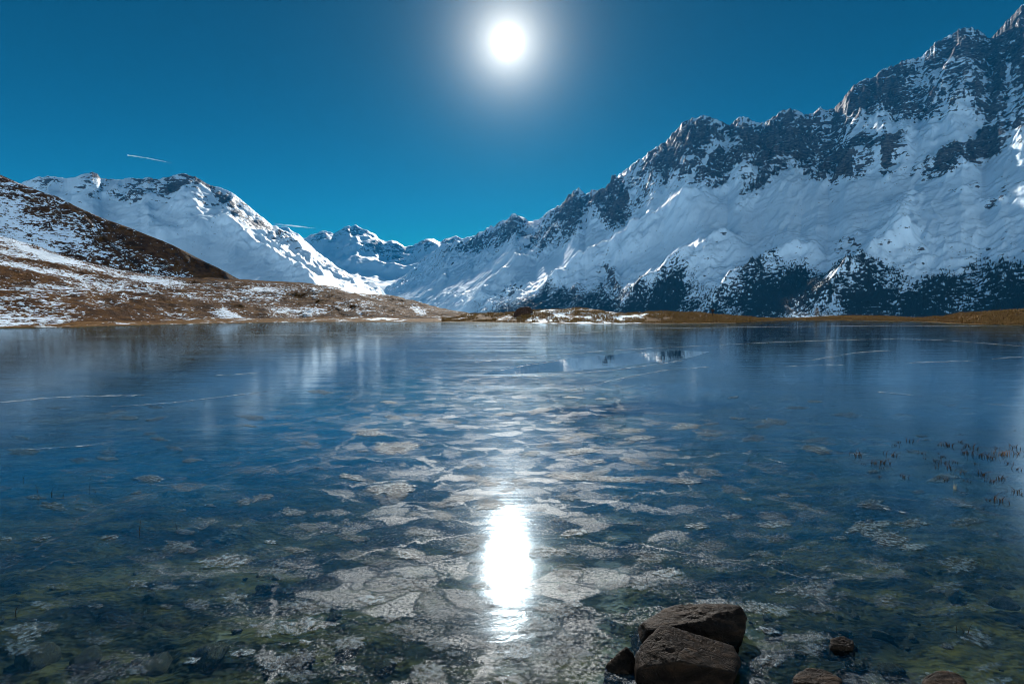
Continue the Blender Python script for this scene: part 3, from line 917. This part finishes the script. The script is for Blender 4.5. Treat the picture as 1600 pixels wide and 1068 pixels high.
PLATES = [(1385, 840, 37, 14, -4), (1358, 823, 42, 8, 12), (1425, 818, 27, 7, 4), (577, 676, 26, 6, 0), (618, 700, 38, 11, 0), (608, 764, 42, 11, 2), (905, 705, 34, 5, 5),
          (955, 748, 60, 5, 0), (885, 744, 34, 8, 0), (985, 672, 28, 4, 0), (1002, 684, 26, 4, 4), (1088, 822, 20, 6, 0), (1070, 752, 30, 5, -3), (350, 878, 48, 12, 3), (378, 1020, 22, 7, 3)]
rp = random.Random(5)
while len(PLATES) < 290:
    y = 610 + 455 * rp.random() ** 0.8
    x = rp.gauss(800, 330) if rp.random() < 0.6 else rp.uniform(0, 1600)
    if 930 < x < 1180 and y > 930 or not -20 < x < 1620:
        continue
    k = (y - 490) / 500.0
    rx = rp.uniform(8, 30) * (0.6 + 0.6 * k)
    PLATES.append((x, y, rx, rx * (0.10 + 0.28 * k) * rp.uniform(.7, 1.3), rp.uniform(-10, 10)))
PLATE_MATS = [frost_material('grey_frost_plate', (0.014, 0.030, 0.042), (0.085, 0.15, 0.195), 0.055, 0.40, 34.0, 0.8),
              frost_material('thin_frost_plate', (0.010, 0.024, 0.038), (0.060, 0.115, 0.155), 0.045, 0.40, 38.0, 0.6),
              frost_material('faint_frost_plate', (0.008, 0.022, 0.038), (0.048, 0.095, 0.135), 0.040, 0.40, 44.0, 0.42)]
for pi, (x, y, rx, ry, rot) in enumerate(PLATES):
    n = 30
    zt = 0.004 + 0.0006 * (pi % 7)
    th = np.linspace(0, 2 * np.pi, n, endpoint=False)
    rad = 1 + 0.75 * fbm(np.cos(th) * 1.1 + pi * 5, np.sin(th) * 1.1, 4, 800 + pi) + 0.4 * fbm(np.cos(th) * 4 + pi, np.sin(th) * 4, 3, 860 + pi)
    ca, sa = math.cos(math.radians(rot)), math.sin(math.radians(rot))
    c = at_plane(x, y, 0.0)
    V, At = [(c.x, c.y, zt)], [1.0]
    ring = []
    for a, r in zip(th, rad):
        dx, dy = rx * r * math.cos(a), ry * r * math.sin(a)
        q = at_plane(x + dx * ca + dy * sa, y - dx * sa + dy * ca, 0.0)
        ring.append((q.x, q.y))
    for f, z, al in ((0.72, zt, 1.0), (0.94, zt - 0.0008, 0.75), (1.0, 0.001, 0.35)):
        for q in ring:
            V.append((c.x + (q[0] - c.x) * f, c.y + (q[1] - c.y) * f, z))
            At.append(al)
    F = []
    for i in range(n):
        j = (i + 1) % n
        F.append((0, 1 + i, 1 + j))
        for k in range(2):
            p0, p1 = 1 + k * n, 1 + (k + 1) * n
            F.append((p0 + i, p1 + i, p1 + j))
            F.append((p0 + i, p1 + j, p0 + j))
    link('frost_plate', mesh('frost_plate', V, F, True, {'edge': At}), PLATE_MATS[0 if pi < 15 else rp.choice((0, 1, 1, 2, 2))], lake)

# the lead of smooth, newly frozen water
MAT_LEAD, t = new_mat('smooth_black_ice')
fr_ = t.n('ShaderNodeFresnel')
t.put(fr_.inputs[0], 1.5)
g_ = t.n('ShaderNodeBsdfGlossy')
t.put(g_.inputs['Roughness'], 0.03)
t.put(g_.inputs['Normal'], t.bump(t.noise(t.coord((0.6, 1.6, 1)), 1.0, 3.0), 0.12, 0.02))
d_ = t.n('ShaderNodeBsdfDiffuse')
t.put(d_.inputs[0], (0.004, 0.03, 0.07))
t.out(t.mixs(fr_.outputs[0], d_.outputs[0], g_.outputs[0]))
LEAD = [(752, 585), (775, 578), (810, 570), (860, 563.5), (930, 556), (1000, 550.5), (1060, 547.5), (1110, 549), (1085, 557), (1060, 562), (1000, 569), (950, 574.5), (900, 579), (850, 582), (800, 584)]
V = [tuple(at_plane(x, y, 0.0025)) for x, y in LEAD]
me = bpy.data.meshes.new('smooth_ice')
me.from_pydata(V, [], [tuple(range(len(V)))])
link('smooth_ice', me, MAT_LEAD, lake)


# ------------------------------------------------------------------ rocks
def rock_material(name, a, b, c, scale=9.0, bumpd=0.02):
    m, t = new_mat(name)
    co = t.coord((1, 1, 1))
    st = t.noise(t.coord((1.0, 3.2, 2.2), rot=(0.3, 0.15, 0.5)), scale, 6.0, 0.68, 0.5)
    sp = t.noise(co, scale * 7, 4.0, 0.7)
    col = t.ramp(st, [(0.30, a), (0.50, b), (0.70, c)])
    col = t.mixc(t.m('MULTIPLY', t.step(sp, 0.55, 0.75), 0.22), col, (0.07, 0.055, 0.042))
    cr = t.voro(t.vm('ADD', co, t.vm('MULTIPLY', t.noise(co, scale * 0.8, 3.0, color=True), (0.12, 0.12, 0.12))), scale * 0.7, 'DISTANCE_TO_EDGE')
    crk = t.step(cr, 0.0, 0.035)
    lich = t.step(t.noise(co, scale * 1.6, 5.0, 0.7), 0.62, 0.70)
    col = t.mixc(t.m('MULTIPLY', lich, 0.25), col, (0.05, 0.046, 0.038))
    p = t.n('ShaderNodeBsdfPrincipled')
    t.put(p.inputs['Base Color'], col)
    t.put(p.inputs['Roughness'], t.m('ADD', 0.45, t.m('MULTIPLY', sp, 0.4)))
    t.put(p.inputs['Specular IOR Level'], 0.07)
    t.put(p.inputs['Normal'], t.bump(t.m('ADD', t.m('ADD', st, t.m('MULTIPLY', crk, 0.16)), t.m('MULTIPLY', sp, 0.4)), 0.9, bumpd))
    t.out(p.outputs[0])
    return m


MAT_ROCK = rock_material('dark_brown_gneiss', (0.004, 0.003, 0.0028), (0.011, 0.008, 0.0065), (0.042, 0.026, 0.016), 9.0, 0.012)
MAT_STONE = rock_material('algae_covered_stone', (0.010, 0.009, 0.004), (0.035, 0.026, 0.009), (0.07, 0.055, 0.022), 6.0)
MAT_BOULDER = rock_material('red_brown_boulder', (0.015, 0.009, 0.007), (0.04, 0.022, 0.016), (0.075, 0.042, 0.03), 0.5, 0.3)


def rock_mesh(name, pts, sub=5, soft=14.0, amp=0.05, freq=6.0, seed=1, strata=0.5):
    """weathered block: the hull of a few corner points, its faces cut as planes, edges worn, surface broken up"""
    pts = [Vector(p) for p in pts]
    c = sum(pts, Vector()) / len(pts)
    hb = bmesh.new()
    for p in pts:
        hb.verts.new(p - c)
    res = bmesh.ops.convex_hull(hb, input=hb.verts[:])
    N, D = [], []
    for f in hb.faces:
        f.normal_update()
        nn = f.normal.copy()
        dd = nn.dot(f.verts[0].co)
        if dd < 0:
            nn, dd = -nn, -dd
        if f.calc_area() > 1e-9:
            N.append(nn[:])
            D.append(max(dd, 1e-4))
    hb.free()
    N, D = np.array(N), np.array(D)
    bm = bmesh.new()
    bmesh.ops.create_icosphere(bm, subdivisions=sub, radius=1.0)
    me = bpy.data.meshes.new(name)
    bm.to_mesh(me)
    bm.free()
    P = np.zeros(len(me.vertices) * 3)
    me.vertices.foreach_get('co', P)
    P = P.reshape(-1, 3)
    P /= np.linalg.norm(P, axis=1)[:, None]
    q = np.clip(P @ N.T, 1e-4, None) / D[None]
    r = 1.0 / (np.sum(q ** soft, axis=1) ** (1.0 / soft))
    size = float(np.mean(D))
    X = P * r[:, None]
    g = X / size
    n1 = fbm(g[:, 0] * freq * .35 + seed, (g[:, 1] + 1.7 * g[:, 2]) * freq * .35, 5, seed)
    n2 = ridged(g[:, 0] * freq * .3 + g[:, 1] * .8, g[:, 2] * freq * 0.9 * (1 + strata) + g[:, 1] * freq * .25, 5, seed + 9) - 0.5
    X = P * (r + size * (amp * n1 + amp * strata * n2))[:, None] + np.array(c[:])[None]
    me.vertices.foreach_set('co', X.ravel())
    me.polygons.foreach_set('use_smooth', np.ones(len(me.polygons), dtype=bool))
    me.update()
    return me


def A(x, y, Y):
    return tuple(at_depth(x, y, Y))


def under(x, y, z):
    """a point at height z on the vertical line through the ice at a photo position"""
    p = at_plane(x, y, 0.0)
    return (p.x, p.y, z)


front = [A(1001, 1006, 2.25), A(1034, 973, 2.28), A(1148, 1008, 2.28), A(1160, 1034, 2.22),
         A(996, 1044, 2.14), A(1068, 1034, 2.09), A(1150, 1052, 2.12), (0.53, 2.16, -0.12), (0.93, 2.15, -0.12), (0.56, 2.40, -0.12), (0.92, 2.40, -0.12)]
link('rock', rock_mesh('rock', front, 6, 70, 0.035, 9, 21, 0.35), MAT_ROCK, label='large angular dark rock in front, its flat face toward the viewer', cat='rock', group='rocks at the near shore')
slab = [A(1004, 970, 2.46), A(1050, 944, 2.55), A(1083, 941, 2.56), A(1135, 942, 2.56), A(1158, 945, 2.54), A(1168, 962, 2.50),
        A(1012, 985, 2.38), A(1085, 972, 2.41), A(1130, 978, 2.42), A(1165, 985, 2.42), (0.60, 2.45, -0.12), (1.10, 2.43, -0.12), (1.10, 2.66, -0.12), (0.62, 2.62, -0.12)]
link('rock', rock_mesh('rock', slab, 6, 50, 0.05, 9, 33, 1.0), MAT_ROCK, label='long brown layered rock lying behind the large angular rock', cat='rock', group='rocks at the near shore')
wedge = [A(978, 1006, 2.29), A(945, 1038, 2.24), A(992, 1022, 2.27), A(985, 1050, 2.20), A(960, 1050, 2.20), under(940, 1052, -0.08), under(998, 1060, -0.08), under(985, 1025, -0.08)]
link('rock', rock_mesh('rock', wedge, 5, 20, 0.07, 6, 41, 0.6), MAT_ROCK, label='small pointed wedge of rock left of the large angular rock', cat='rock', group='rocks at the near shore')
chip = [A(1297, 996, 2.39), A(1318, 992, 2.42), A(1335, 1000, 2.40), A(1300, 1008, 2.35), A(1330, 1010, 2.35), under(1292, 1014, -0.06), under(1338, 1014, -0.06), under(1318, 995, -0.06)]
link('rock', rock_mesh('rock', chip, 5, 18, 0.10, 6, 52, 0.6), MAT_ROCK, label='small pale speckled stone poking through the ice right of the rocks', cat='rock', group='rocks at the near shore')
low1 = [A(1238, 1052, 2.17), A(1262, 1040, 2.21), A(1290, 1044, 2.20), A(1318, 1058, 2.15), A(1245, 1066, 2.12), A(1310, 1070, 2.10), under(1232, 1072, -0.08), under(1325, 1075, -0.08), under(1280, 1045, -0.08)]
link('rock', rock_mesh('rock', low1, 5, 14, 0.08, 6, 63, 0.6), MAT_ROCK, label='low dark rounded rock at the bottom edge, right of the large rock', cat='rock', group='rocks at the near shore')
low2 = [A(1440, 1056, 2.15), A(1470, 1044, 2.19), A(1500, 1050, 2.18), A(1512, 1062, 2.14), A(1450, 1072, 2.10), A(1508, 1074, 2.08), under(1435, 1076, -0.08), under(1518, 1078, -0.08), under(1475, 1050, -0.08)]
link('rock', rock_mesh('rock', low2, 5, 14, 0.08, 6, 74, 0.6), MAT_ROCK, label='rounded brown rock nearest the bottom right corner', cat='rock', group='rocks at the near shore')

# boulder on the far bank
bc = at_depth(818, 493, 96)
bd = [(-2.0, -0.6, -0.8), (2.1, -0.8, -0.8), (2.0, 1.5, -0.8), (-1.8, 1.5, -0.8), (-1.9, -0.3, 0.5), (-1.2, -0.2, 1.25), (-0.3, 0.2, 1.35), (0.9, 0.2, 1.75), (1.7, -0.1, 1.1), (2.2, -0.4, 0.1), (1.3, 1.2, 1.3), (-1.2, 1.2, 0.9)]
gz = float(ground_z(np.array([bc.x]), np.array([bc.y]))[0][0])
bm_ = rock_mesh('boulder', [(bc.x + p[0], bc.y + p[1], gz + p[2]) for p in bd], 5, 12, 0.10, 5, 85, 0.6)
link('boulder', bm_, MAT_BOULDER, label='big red brown boulder standing on the far grassy bank', cat='boulder')

# stones lying on the lake bed under the ice
stone_var = []
for k in range(6):
    q = []
    for i in range(12):
        v = Vector((random.gauss(0, 1), random.gauss(0, 1), random.gauss(0, 1))).normalized()
        q.append((v.x * 1.0, v.y * random.uniform(.6, .9), v.z * random.uniform(.35, .55)))
    stone_var.append(rock_mesh('stone', q, 3, 7, 0.09, 4, 90 + k, 0.5))
BIG = [(1275, 1000, .13), (1205, 985, .09), (1240, 1020, .08), (1375, 985, .07), (1430, 870, .10), (1330, 1045, .08), (1385, 1055, .09), (1180, 1050, .06), (1560, 935, .14), (1495, 925, .10),
       (60, 1035, .16), (140, 1030, .12), (250, 1035, .12), (330, 1035, .16), (480, 1040, .10), (545, 1030, .12), (600, 1045, .09), (430, 1050, .07), (420, 900, .10), (520, 960, .09)]
cand = list(BIG)
for i in range(70):
    cand.append((random.uniform(0, 1600), random.uniform(860, 1066), random.uniform(.02, .06)))
for i, (x, y, r) in enumerate(cand):
    p = at_plane(x, y, -0.12)
    zb = float(ground_z(np.array([p.x]), np.array([p.y]))[0][0])
    r = min(r, max(0.02, (-zb - 0.012) / 0.45))
    o = link('stone', stone_var[i % 6], MAT_STONE, ground)
    o.location = (p.x, p.y, min(zb + r * 0.1, -0.5 * r - 0.01))
    o.scale = (r * random.uniform(.8, 1.3), r, r)
    o.rotation_euler = (0, 0, random.uniform(0, 6.28))


# ------------------------------------------------------------------ sedge and reeds
def plain_mat(name, col, rough=0.7, var=0.5, scale=8.0):
    m, t = new_mat(name)
    n = t.noise(t.coord(), scale, 3.0)
    c = t.mixc(t.m('MULTIPLY', n, var), col, tuple(v * 0.3 for v in col))
    p = t.n('ShaderNodeBsdfPrincipled')
    t.put(p.inputs['Base Color'], c)
    t.put(p.inputs['Roughness'], rough)
    t.put(p.inputs['Specular IOR Level'], 0.1)
    t.out(p.outputs[0])
    return m


MAT_SEDGE = plain_mat('withered_sedge', (0.075, 0.034, 0.014))
MAT_SEDGE_G = plain_mat('orange_sedge', (0.19, 0.085, 0.02))
MAT_STEM = plain_mat('dead_reed', (0.035, 0.025, 0.018))
MAT_STRAW = plain_mat('bleached_straw', (0.45, 0.40, 0.30))


def blade_mesh(name, blades, wd, hgt, spread, lean, seed):
    rd = random.Random(seed)
    V, F = [], []
    for b in range(blades):
        a = rd.uniform(0, 6.283)
        bx, by = rd.gauss(0, spread), rd.gauss(0, spread)
        h = hgt * rd.uniform(.5, 1.1)
        ln = lean * rd.uniform(.2, 1.3)
        fa = rd.uniform(0, 3.1416)
        wx, wy = math.cos(fa) * wd, math.sin(fa) * wd
        base = len(V)
        nseg = 4
        for k in range(nseg + 1):
            t_ = k / nseg
            cx = bx + math.cos(a) * ln * h * t_ * t_
            cy = by + math.sin(a) * ln * h * t_ * t_
            cz = h * (t_ - 0.35 * ln * t_ * t_) - 0.02 * (k == 0)
            q = (1 - 0.85 * t_)
            V += [(cx - wx * q, cy - wy * q, cz), (cx + wx * q, cy + wy * q, cz)]
        for k in range(nseg):
            i = base + 2 * k
            F.append((i, i + 1, i + 3, i + 2))
    return mesh(name, V, F, True)


TUFTS = [blade_mesh('sedge_tuft', 13, .0026, .075, .026, 1.1, 900 + k) for k in range(5)]
SPOTS = [(1405, 691), (1425, 690), (1400, 696), (1470, 695), (1482, 696), (1500, 690), (1510, 694), (1394, 711), (1445, 716), (1466, 708), (1475, 714), (1478, 730), (1440, 708), (1470, 722),
         (1508, 708), (1555, 700), (1580, 698), (1592, 709), (1350, 725), (1365, 724), (1385, 724), (1380, 732), (1500, 738), (1512, 752), (1535, 742), (1550, 716), (1576, 724), (1588, 733),
         (1545, 782), (1560, 782), (1595, 772), (1585, 768), (1530, 712), (1520, 700), (1375, 745), (1415, 745), (1475, 750), (1548, 752), (1565, 748), (1340, 712), (1525, 725), (1490, 722)]
LAB = 'small brown sedge tuft poking through dark ice at the right'
for i, (x, y) in enumerate(SPOTS):
    p = at_plane(x, y, 0.0)
    o = link('sedge_tuft', TUFTS[i % 5], MAT_SEDGE, label=LAB, cat='sedge', group='sedge tufts at the right')
    o.location = p
    o.rotation_euler = (0, 0, random.uniform(0, 6.28))
    k = random.uniform(.4, 1.3)
    o.scale = (k * 1.3, k * 1.3, k)
p = at_plane(1568, 710, 0.0)
o = link('sedge_tuft', blade_mesh('sedge_tuft', 34, .004, .085, .05, 1.0, 950), MAT_SEDGE_G, label='largest sedge tuft, orange brown, near the right edge of the ice', cat='sedge', group='sedge tufts at the right')
o.location = p
p = at_plane(1492, 764, 0.0)
o = link('reed_stem', blade_mesh('reed_stem', 5, .004, .12, .008, .8, 951), MAT_STRAW, label='pale bent straw stalk in front of the sedge tufts', cat='reed')
o.location = p
STEMS = [blade_mesh('reed_stem', 1, .0026, .13, .002, .35, 960 + k) for k in range(4)]
LAB2 = 'thin dark reed stem standing in the blue ice at the left'
for i, (x, y) in enumerate([(37, 752), (233, 758), (236, 764), (80, 773), (100, 776), (140, 768), (275, 826), (271, 822), (243, 838), (218, 836), (195, 892), (24, 958), (150, 773), (60, 776)]):
    o = link('reed_stem', STEMS[i % 4], MAT_STEM, label=LAB2, cat='reed', group='reed stems at the left')
    o.location = at_plane(x, y, 0.0)
    o.rotation_euler = (0, 0, random.uniform(0, 6.28))
    k = random.uniform(.7, 1.4)
    o.scale = (1, 1, k)
LAB3 = 'short dead stalk frozen into the ice near the rocks'
for i, (x, y) in enumerate([(1505, 988), (1512, 990), (1495, 985), (1440, 868), (1330, 885), (1010, 905), (1170, 720), (1120, 712)]):
    o = link('reed_stem', STEMS[i % 4], MAT_STEM, label=LAB3, cat='reed', group='dead stalks in the near ice')
    o.location = at_plane(x, y, 0.0)
    o.rotation_euler = (0, 0, random.uniform(0, 6.28))
    o.scale = (1, 1, 0.45)

# ------------------------------------------------------------------ small things on the far bank
def gzat(x, y):
    return float(ground_z(np.array([x]), np.array([y]))[0][0])


def leafy_mesh(name, n, rx, rz, leaf, seed):
    rd = np.random.default_rng(seed)
    u = rd.normal(size=(n, 3))
    u /= np.linalg.norm(u, axis=1)[:, None]
    r = rd.uniform(0.25, 1, n) ** 0.5
    P = u * r[:, None] * np.array([rx, rx, rz])
    P *= (1 + 0.35 * perlin(u[:, 0] * 2 + seed, u[:, 2] * 2, seed))[:, None]
    P[:, 2] += rz
    V, F = [], []
    for k in range(n):
        a = rd.normal(size=3)
        a /= np.linalg.norm(a)
        b = np.cross(a, rd.normal(size=3))
        b /= np.linalg.norm(b)
        s = leaf * rd.uniform(.6, 1.4)
        i = len(V)
        V += [P[k] - a * s, P[k] + b * s * .5, P[k] + a * s]
        F.append((i, i + 1, i + 2))
    return mesh(name, V, F, False)


def cone_tube(name, p0, p1, r0, r1, n=8):
    V, F = [], []
    for p_, r_ in ((p0, r0), (p1, r1)):
        for k in range(n):
            a = 2 * math.pi * k / n
            V.append((p_[0] + r_ * math.cos(a), p_[1] + r_ * math.sin(a), p_[2]))
    for k in range(n):
        j = (k + 1) % n
        F.append((k, j, n + j, n + k))
    return mesh(name, V, F, True)


MAT_GOLD = plain_mat('golden_larch_needles', (0.22, 0.12, 0.025), 0.8, 0.6, 2.0)
MAT_BARK = plain_mat('dark_bark', (0.05, 0.035, 0.025))
lp = at_depth(1276, 500, 132)
e = bpy.data.objects.new('larch_sapling', None)
COL.objects.link(e)
e['label'] = 'small golden larch sapling standing alone on the far right shore'
e['category'] = 'tree'
e.location = (lp.x, lp.y, gzat(lp.x, lp.y))
link('trunk', cone_tube('trunk', (0, 0, -.2), (0, 0, 2.2), .07, .02), MAT_BARK, e)
o = link('crown', leafy_mesh('crown', 420, .62, 1.25, .13, 5), MAT_GOLD, e)
o.location = (0, 0, .25)
pp = at_depth(1113, 500, 92)
MAT_WOOD = plain_mat('weathered_dark_wood', (0.045, 0.028, 0.02))
e = bpy.data.objects.new('sign_post', None)
COL.objects.link(e)
e['label'] = 'tiny dark wooden post with a small panel on the far bank'
e['category'] = 'post'
e.location = (pp.x, pp.y, gzat(pp.x, pp.y))
link('post', cone_tube('post', (0, 0, -.3), (0, 0, 1.25), .09, .08), MAT_WOOD, e)
bm = bmesh.new()
bmesh.ops.create_cube(bm, size=1.0)
bmesh.ops.scale(bm, vec=(.62, .07, .42), verts=bm.verts)
bmesh.ops.translate(bm, vec=(0, -.1, 1.15), verts=bm.verts)
bmesh.ops.bevel(bm, geom=bm.edges[:], offset=.015, segments=1, affect='EDGES')
me = bpy.data.meshes.new('panel')
bm.to_mesh(me)
bm.free()
link('panel', me, MAT_WOOD, e)

# ------------------------------------------------------------------ withered grass along the far shore
MAT_DRY = plain_mat('withered_grass', (0.26, 0.15, 0.05), 0.8, 0.7, 0.6)
rg = np.random.default_rng(44)
n = 60000
gpx_ = rg.uniform(690, 1640, n)
gaz = np.arctan((gpx_ - CX) / FPX)
gs = rg.uniform(0.15, 1.0, n) ** 1.3 * 16
gr = np.interp(gaz, _tab[:, 0], _tab[:, 1]) + gs
gx, gy = gr * np.sin(gaz), gr * np.cos(gaz)
gz_, _ = ground_z(gx, gy)
keep = (fbm(gx / 3.5, gy / 3.5, 3, 77) > -0.08 - 0.25 * (gpx_ > 1050))
gx, gy, gz_ = gx[keep], gy[keep], gz_[keep]
m_ = len(gx)
hh = rg.uniform(.10, .42, m_)
fa = rg.uniform(0, np.pi, m_)
lw = rg.uniform(.03, .07, m_)
lx, ly = rg.normal(0, .12, m_), rg.normal(0, .12, m_)
V = np.stack([np.stack([gx - np.cos(fa) * lw, gy - np.sin(fa) * lw, gz_ - .03], -1),
              np.stack([gx + np.cos(fa) * lw, gy + np.sin(fa) * lw, gz_ - .03], -1),
              np.stack([gx + lx, gy + ly, gz_ + hh], -1)], 1).reshape(-1, 3)
link('withered_grass', mesh('withered_grass', V, np.arange(m_ * 3).reshape(-1, 3), False), MAT_DRY, kind='stuff', label='golden withered grass fringing the far lake shore', cat='grass')

# ------------------------------------------------------------------ the wood on the lower slopes of the right-hand range
MAT_CONIFER = plain_mat('dark_conifer', (0.022, 0.026, 0.018), 0.85, 0.6, 0.05)
wd = FR['at']['wood'].ravel()
Xr, Yr, Zr, Er = FR['X'].ravel(), FR['Y'].ravel(), FR['Z'].ravel(), FR['E'].ravel()
Ur = FR['U'].ravel()
pw = np.clip(wd - 0.18, 0, 1) * (Ur < 1.25)
ok = np.flatnonzero((pw > 0) & (Er > -0.012))
pr = pw[ok] * Yr[ok]
idx = rg.choice(ok, size=min(17000, len(ok)), replace=False, p=pr / pr.sum())
tiers = []
for (z0, z1, r) in ((0.06, 0.55, 0.24), (0.33, 0.80, 0.17), (0.62, 1.0, 0.10)):
    tiers.append((z0, z1, r))
SV, SF = [], []
for (z0, z1, r) in tiers:
    b = len(SV)
    for k in range(5):
        a = 2 * math.pi * (k + 0.3 * z0) / 5
        SV.append((r * math.cos(a), r * math.sin(a), z0))
    SV.append((0, 0, z1))
    for k in range(5):
        SF.append((b + k, b + (k + 1) % 5, b + 5))
b = len(SV)
SV += [(-.02, -.02, -.1), (.02, -.02, -.1), (0, .03, -.1), (0, 0, .3)]
SF += [(b, b + 1, b + 3), (b + 1, b + 2, b + 3), (b + 2, b, b + 3)]
SV, SF = np.array(SV), np.array(SF)
n = len(idx)
th_ = rg.uniform(4, 9.5, n)
rot = rg.uniform(0, 6.28, n)
ca, sa = np.cos(rot), np.sin(rot)
wdt = th_ * rg.uniform(.8, 1.3, n)
jx, jy = rg.normal(0, 3, n), rg.normal(0, 3, n)
TX = (SV[None, :, 0] * ca[:, None] - SV[None, :, 1] * sa[:, None]) * wdt[:, None] + (Xr[idx] + jx)[:, None]
TY = (SV[None, :, 0] * sa[:, None] + SV[None, :, 1] * ca[:, None]) * wdt[:, None] + (Yr[idx] + jy)[:, None]
TZ = SV[None, :, 2] * th_[:, None] + (Zr[idx] - 0.5)[:, None]
FV = np.stack([TX, TY, TZ], -1).reshape(-1, 3)
FF = (SF[None] + (np.arange(n) * len(SV))[:, None, None]).reshape(-1, 3)
link('conifer_forest', mesh('conifer_forest', FV, FF, False), MAT_CONIFER, kind='stuff', label='dark conifer wood covering the foot of the right mountain', cat='forest')

# ------------------------------------------------------------------ condensation trails
MAT_TRAIL, t = new_mat('ice_crystal_trail')
d1 = t.n('ShaderNodeBsdfDiffuse')
t.put(d1.inputs[0], (0.9, 0.9, 0.9))
d2 = t.n('ShaderNodeBsdfTranslucent')
t.put(d2.inputs[0], (0.9, 0.9, 0.9))
tr = t.n('ShaderNodeBsdfTransparent')
cl = t.adds(d1.outputs[0], d2.outputs[0])
dens = t.m('MULTIPLY', t.attr('fade'), t.m('ADD', 0.6, t.m('MULTIPLY', t.noise(t.coord(), 0.004, 3.0), 0.7)))
t.out(t.mixs(t.m('MINIMUM', dens, 1.0), tr.outputs[0], cl))


def contrail(pts, radii, dens, label, Y=24000.0):
    V, F, A_ = [], [], []
    n, k = 26, 10
    pts = np.array(pts, float)
    tt = np.linspace(0, 1, len(pts))
    for i in range(n):
        f = i / (n - 1)
        x, y = np.interp(f, tt, pts[:, 0]), np.interp(f, tt, pts[:, 1])
        r = np.interp(f, np.linspace(0, 1, len(radii)), radii)
        c = at_depth(x, y, Y + 3000 * f)
        for j in range(k):
            a = 2 * math.pi * j / k
            V.append((c.x, c.y + r * math.cos(a), c.z + r * math.sin(a)))
            A_.append(np.interp(f, np.linspace(0, 1, len(dens)), dens))
    o = link('contrail', mesh('contrail', V, grid_faces(n, k, True), True, {'fade': A_}), MAT_TRAIL, label=label, cat='contrail', group='condensation trails')
    return o


contrail([(199, 242.5), (232, 247.5), (270, 255)], [24, 26, 14], [0.9, 0.55, 0.0], 'thin white contrail high in the sky above the left mountain')
contrail([(428, 350), (460, 353), (496, 357)], [40, 36, 12], [0.05, 0.5, 0.0], 'short faint contrail just above the notch left of the far range')

# ------------------------------------------------------------------ the thin blue air between here and the ranges
MAT_AIR = bpy.data.materials.new('mountain_air')
MAT_AIR.use_nodes = True
MAT_AIR.node_tree.nodes.clear()
pv = MAT_AIR.node_tree.nodes.new('ShaderNodeVolumePrincipled')
pv.inputs['Color'].default_value = (0.02, 0.40, 1.0, 1)
pv.inputs['Density'].default_value = 4.2e-5
ov = MAT_AIR.node_tree.nodes.new('ShaderNodeOutputMaterial')
MAT_AIR.node_tree.links.new(pv.outputs[0], ov.inputs['Volume'])
zmin = min(GV[:, 2].min(), FR['Z'].min(), FL['Z'].min(), FD['Z'].min(), FH['Z'].min(), FW['Z'].min()) - 1.0
zmax = max(GV[:, 2].max(), FR['Z'].max(), FL['Z'].max(), FD['Z'].max()) + 20.0
L = 12100.0
V = [(sx * L, sy * L, z) for z in (zmin, zmax) for sx, sy in ((-1, -1), (1, -1), (1, 1), (-1, 1))]
link('haze', mesh('haze', V, [(0, 3, 2, 1), (4, 5, 6, 7), (0, 1, 5, 4), (1, 2, 6, 5), (2, 3, 7, 6), (3, 0, 4, 7)], False), MAT_AIR, kind='stuff', label='thin blue mountain air over the whole valley', cat='haze')
